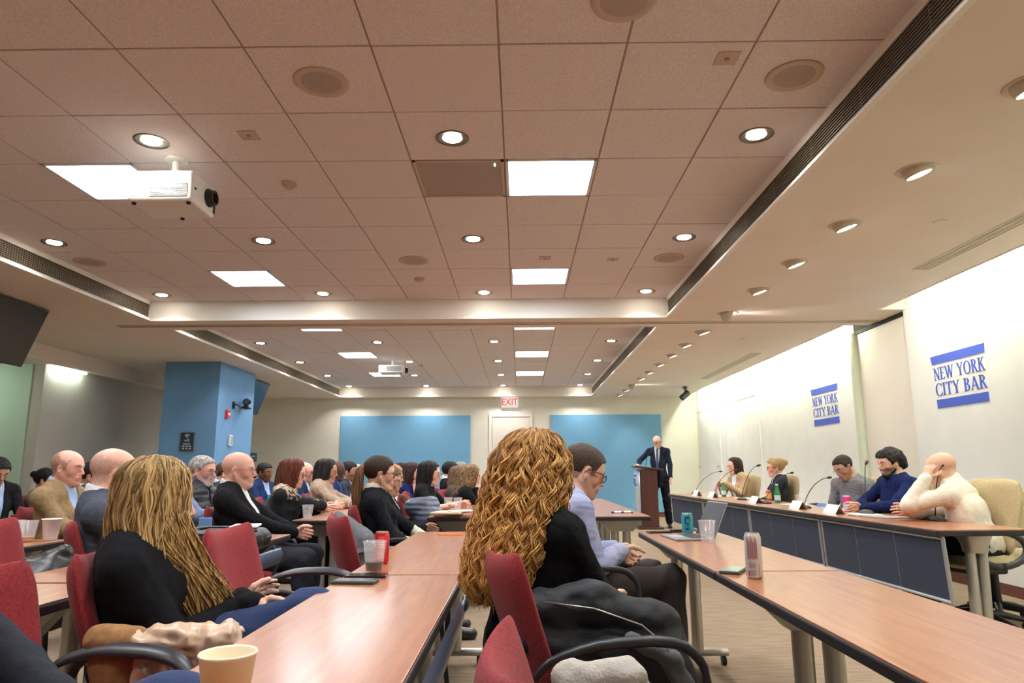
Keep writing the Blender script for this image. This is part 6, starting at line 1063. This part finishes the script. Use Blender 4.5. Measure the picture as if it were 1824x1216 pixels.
drape('wool_scarf', [Cn((.10, 1.66, .655), (.24, 1.66, .66), .03, .04, k=.03), Cn((.14, 1.62, .6), (.3, 1.62, .58), .035, .03, k=.04), Cn((.26, 1.66, .65), (.33, 1.65, .55), .025, .02, k=.03), Cn((.12, 1.66, .62), (.14, 1.66, .42), .03, .03, k=.03)], .006, cm('wool_pale_grey', (176, 170, 162), 'knit'), 'pale grey woollen scarf on the seat of the bottom centre chair', 'scarf', fold=.009, f=34, seed=2)
drape('satin_coat', [Cn((-.98, 1.92, .67), (-.80, 1.92, .672), .045, .05, k=.03), Cn((-.80, 1.92, .66), (-.76, 1.93, .54), .045, .04, k=.04), Cn((-.98, 1.91, .6), (-.82, 1.92, .52), .05, .05, k=.05), Cn((-.92, 1.91, .5), (-.88, 1.91, .36), .05, .04, k=.05)], .006, mat('satin_beige', srgb(206, 176, 150), .32, sheen=.1, bump=.2, bs=12), 'shiny beige satin coat bunched beside the blonde woman on her chair', 'coat', fold=.012, f=58, seed=6)
drape('tan_bag', [Cn((-1.13, 1.92, .68), (-1.03, 1.92, .68), .036, .036, k=.03), El((-1.07, 1.91, .62), (.075, .035, .08), k=.03)], .006, cm('suede_tan', (150, 112, 76)), 'tan suede bag hanging behind the blonde woman', 'bag', fold=.004)
drape('grey_coat', [Cn((-1.22, 4.72, .80), (-1.02, 4.62, .66), .05, .07, k=.05), Cn((-1.18, 4.70, .7), (-1.12, 4.6, .3), .07, .06, k=.06, n=(0, 1, 0), fl=1.5), Cn((-1.05, 4.62, .62), (-.70, 4.66, .52), .05, .05, k=.05), Cn((-1.0, 4.62, .5), (-.95, 4.6, .3), .06, .05, k=.05, n=(0, 1, 0), fl=1.5)], .007, cm('coat_grey_wool', (112, 114, 118)), 'grey wool coat over the chair of the ponytailed woman', 'coat', fold=.009, f=26, seed=8)
drape('puffer_jacket', [Cn((-.96, 6.2, .80), (-.80, 6.25, .82), .07, .07, k=.06), El((-.80, 6.2, .68), (.14, .1, .13), k=.06)], .008, cm('puffer_slate', (80, 88, 106), 'nylon'), 'slate grey puffer jacket hung on a chair in the far centre row', 'jacket', quilt=.045, fold=.004)
drape('grey_coat', [Cn((-2.42, 2.5, .72), (-2.05, 2.6, .66), .09, .08, k=.07), El((-2.3, 2.5, .6), (.24, .14, .14), k=.06)], .008, cm('coat_blue_grey', (70, 76, 88)), 'blue grey coat heaped at the left edge beyond the nearest chair', 'coat', fold=.012, f=22)
drape('leather_bag', [Cn((-2.05, 2.95, .62), (-1.95, 3.0, .78), .1, .03, k=.05), El((-2.0, 3.0, .62), (.2, .12, .15), k=.06)], .008, mat('leather_black', srgb(30, 30, 32), .35, bump=.2, bs=30), 'black leather bag slumped behind the left row of tables', 'bag', fold=.01, f=20)
drape('dark_coat', [Cn((-2.2, 5.95, .78), (-2.14, 5.95, .5), .07, .1, k=.06)], .008, cm('coat_plum_grey', (58, 54, 64)), 'dark plum coat on the back of the red haired woman\'s chair', 'coat', fold=.006)
drape('grey_jacket', [Cn((3.62, 6.98, .98), (3.66, 7.0, .7), .07, .1, k=.06, n=(1, 0, 0), fl=1.4)], .008, cm('jacket_greybrown', (118, 110, 108)), 'grey brown jacket over the chair behind the man in the grey sweater', 'jacket', fold=.007)
drape('brown_coat', [Cn((-1.12, 6.7, .86), (-.95, 6.65, .7), .04, .05, k=.04), El((-1.0, 6.68, .76), (.09, .05, .1), k=.04)], .009, cm('coat_brown', (104, 72, 58)), 'brown coat on a chair before the woman in the navy sweater', 'coat')
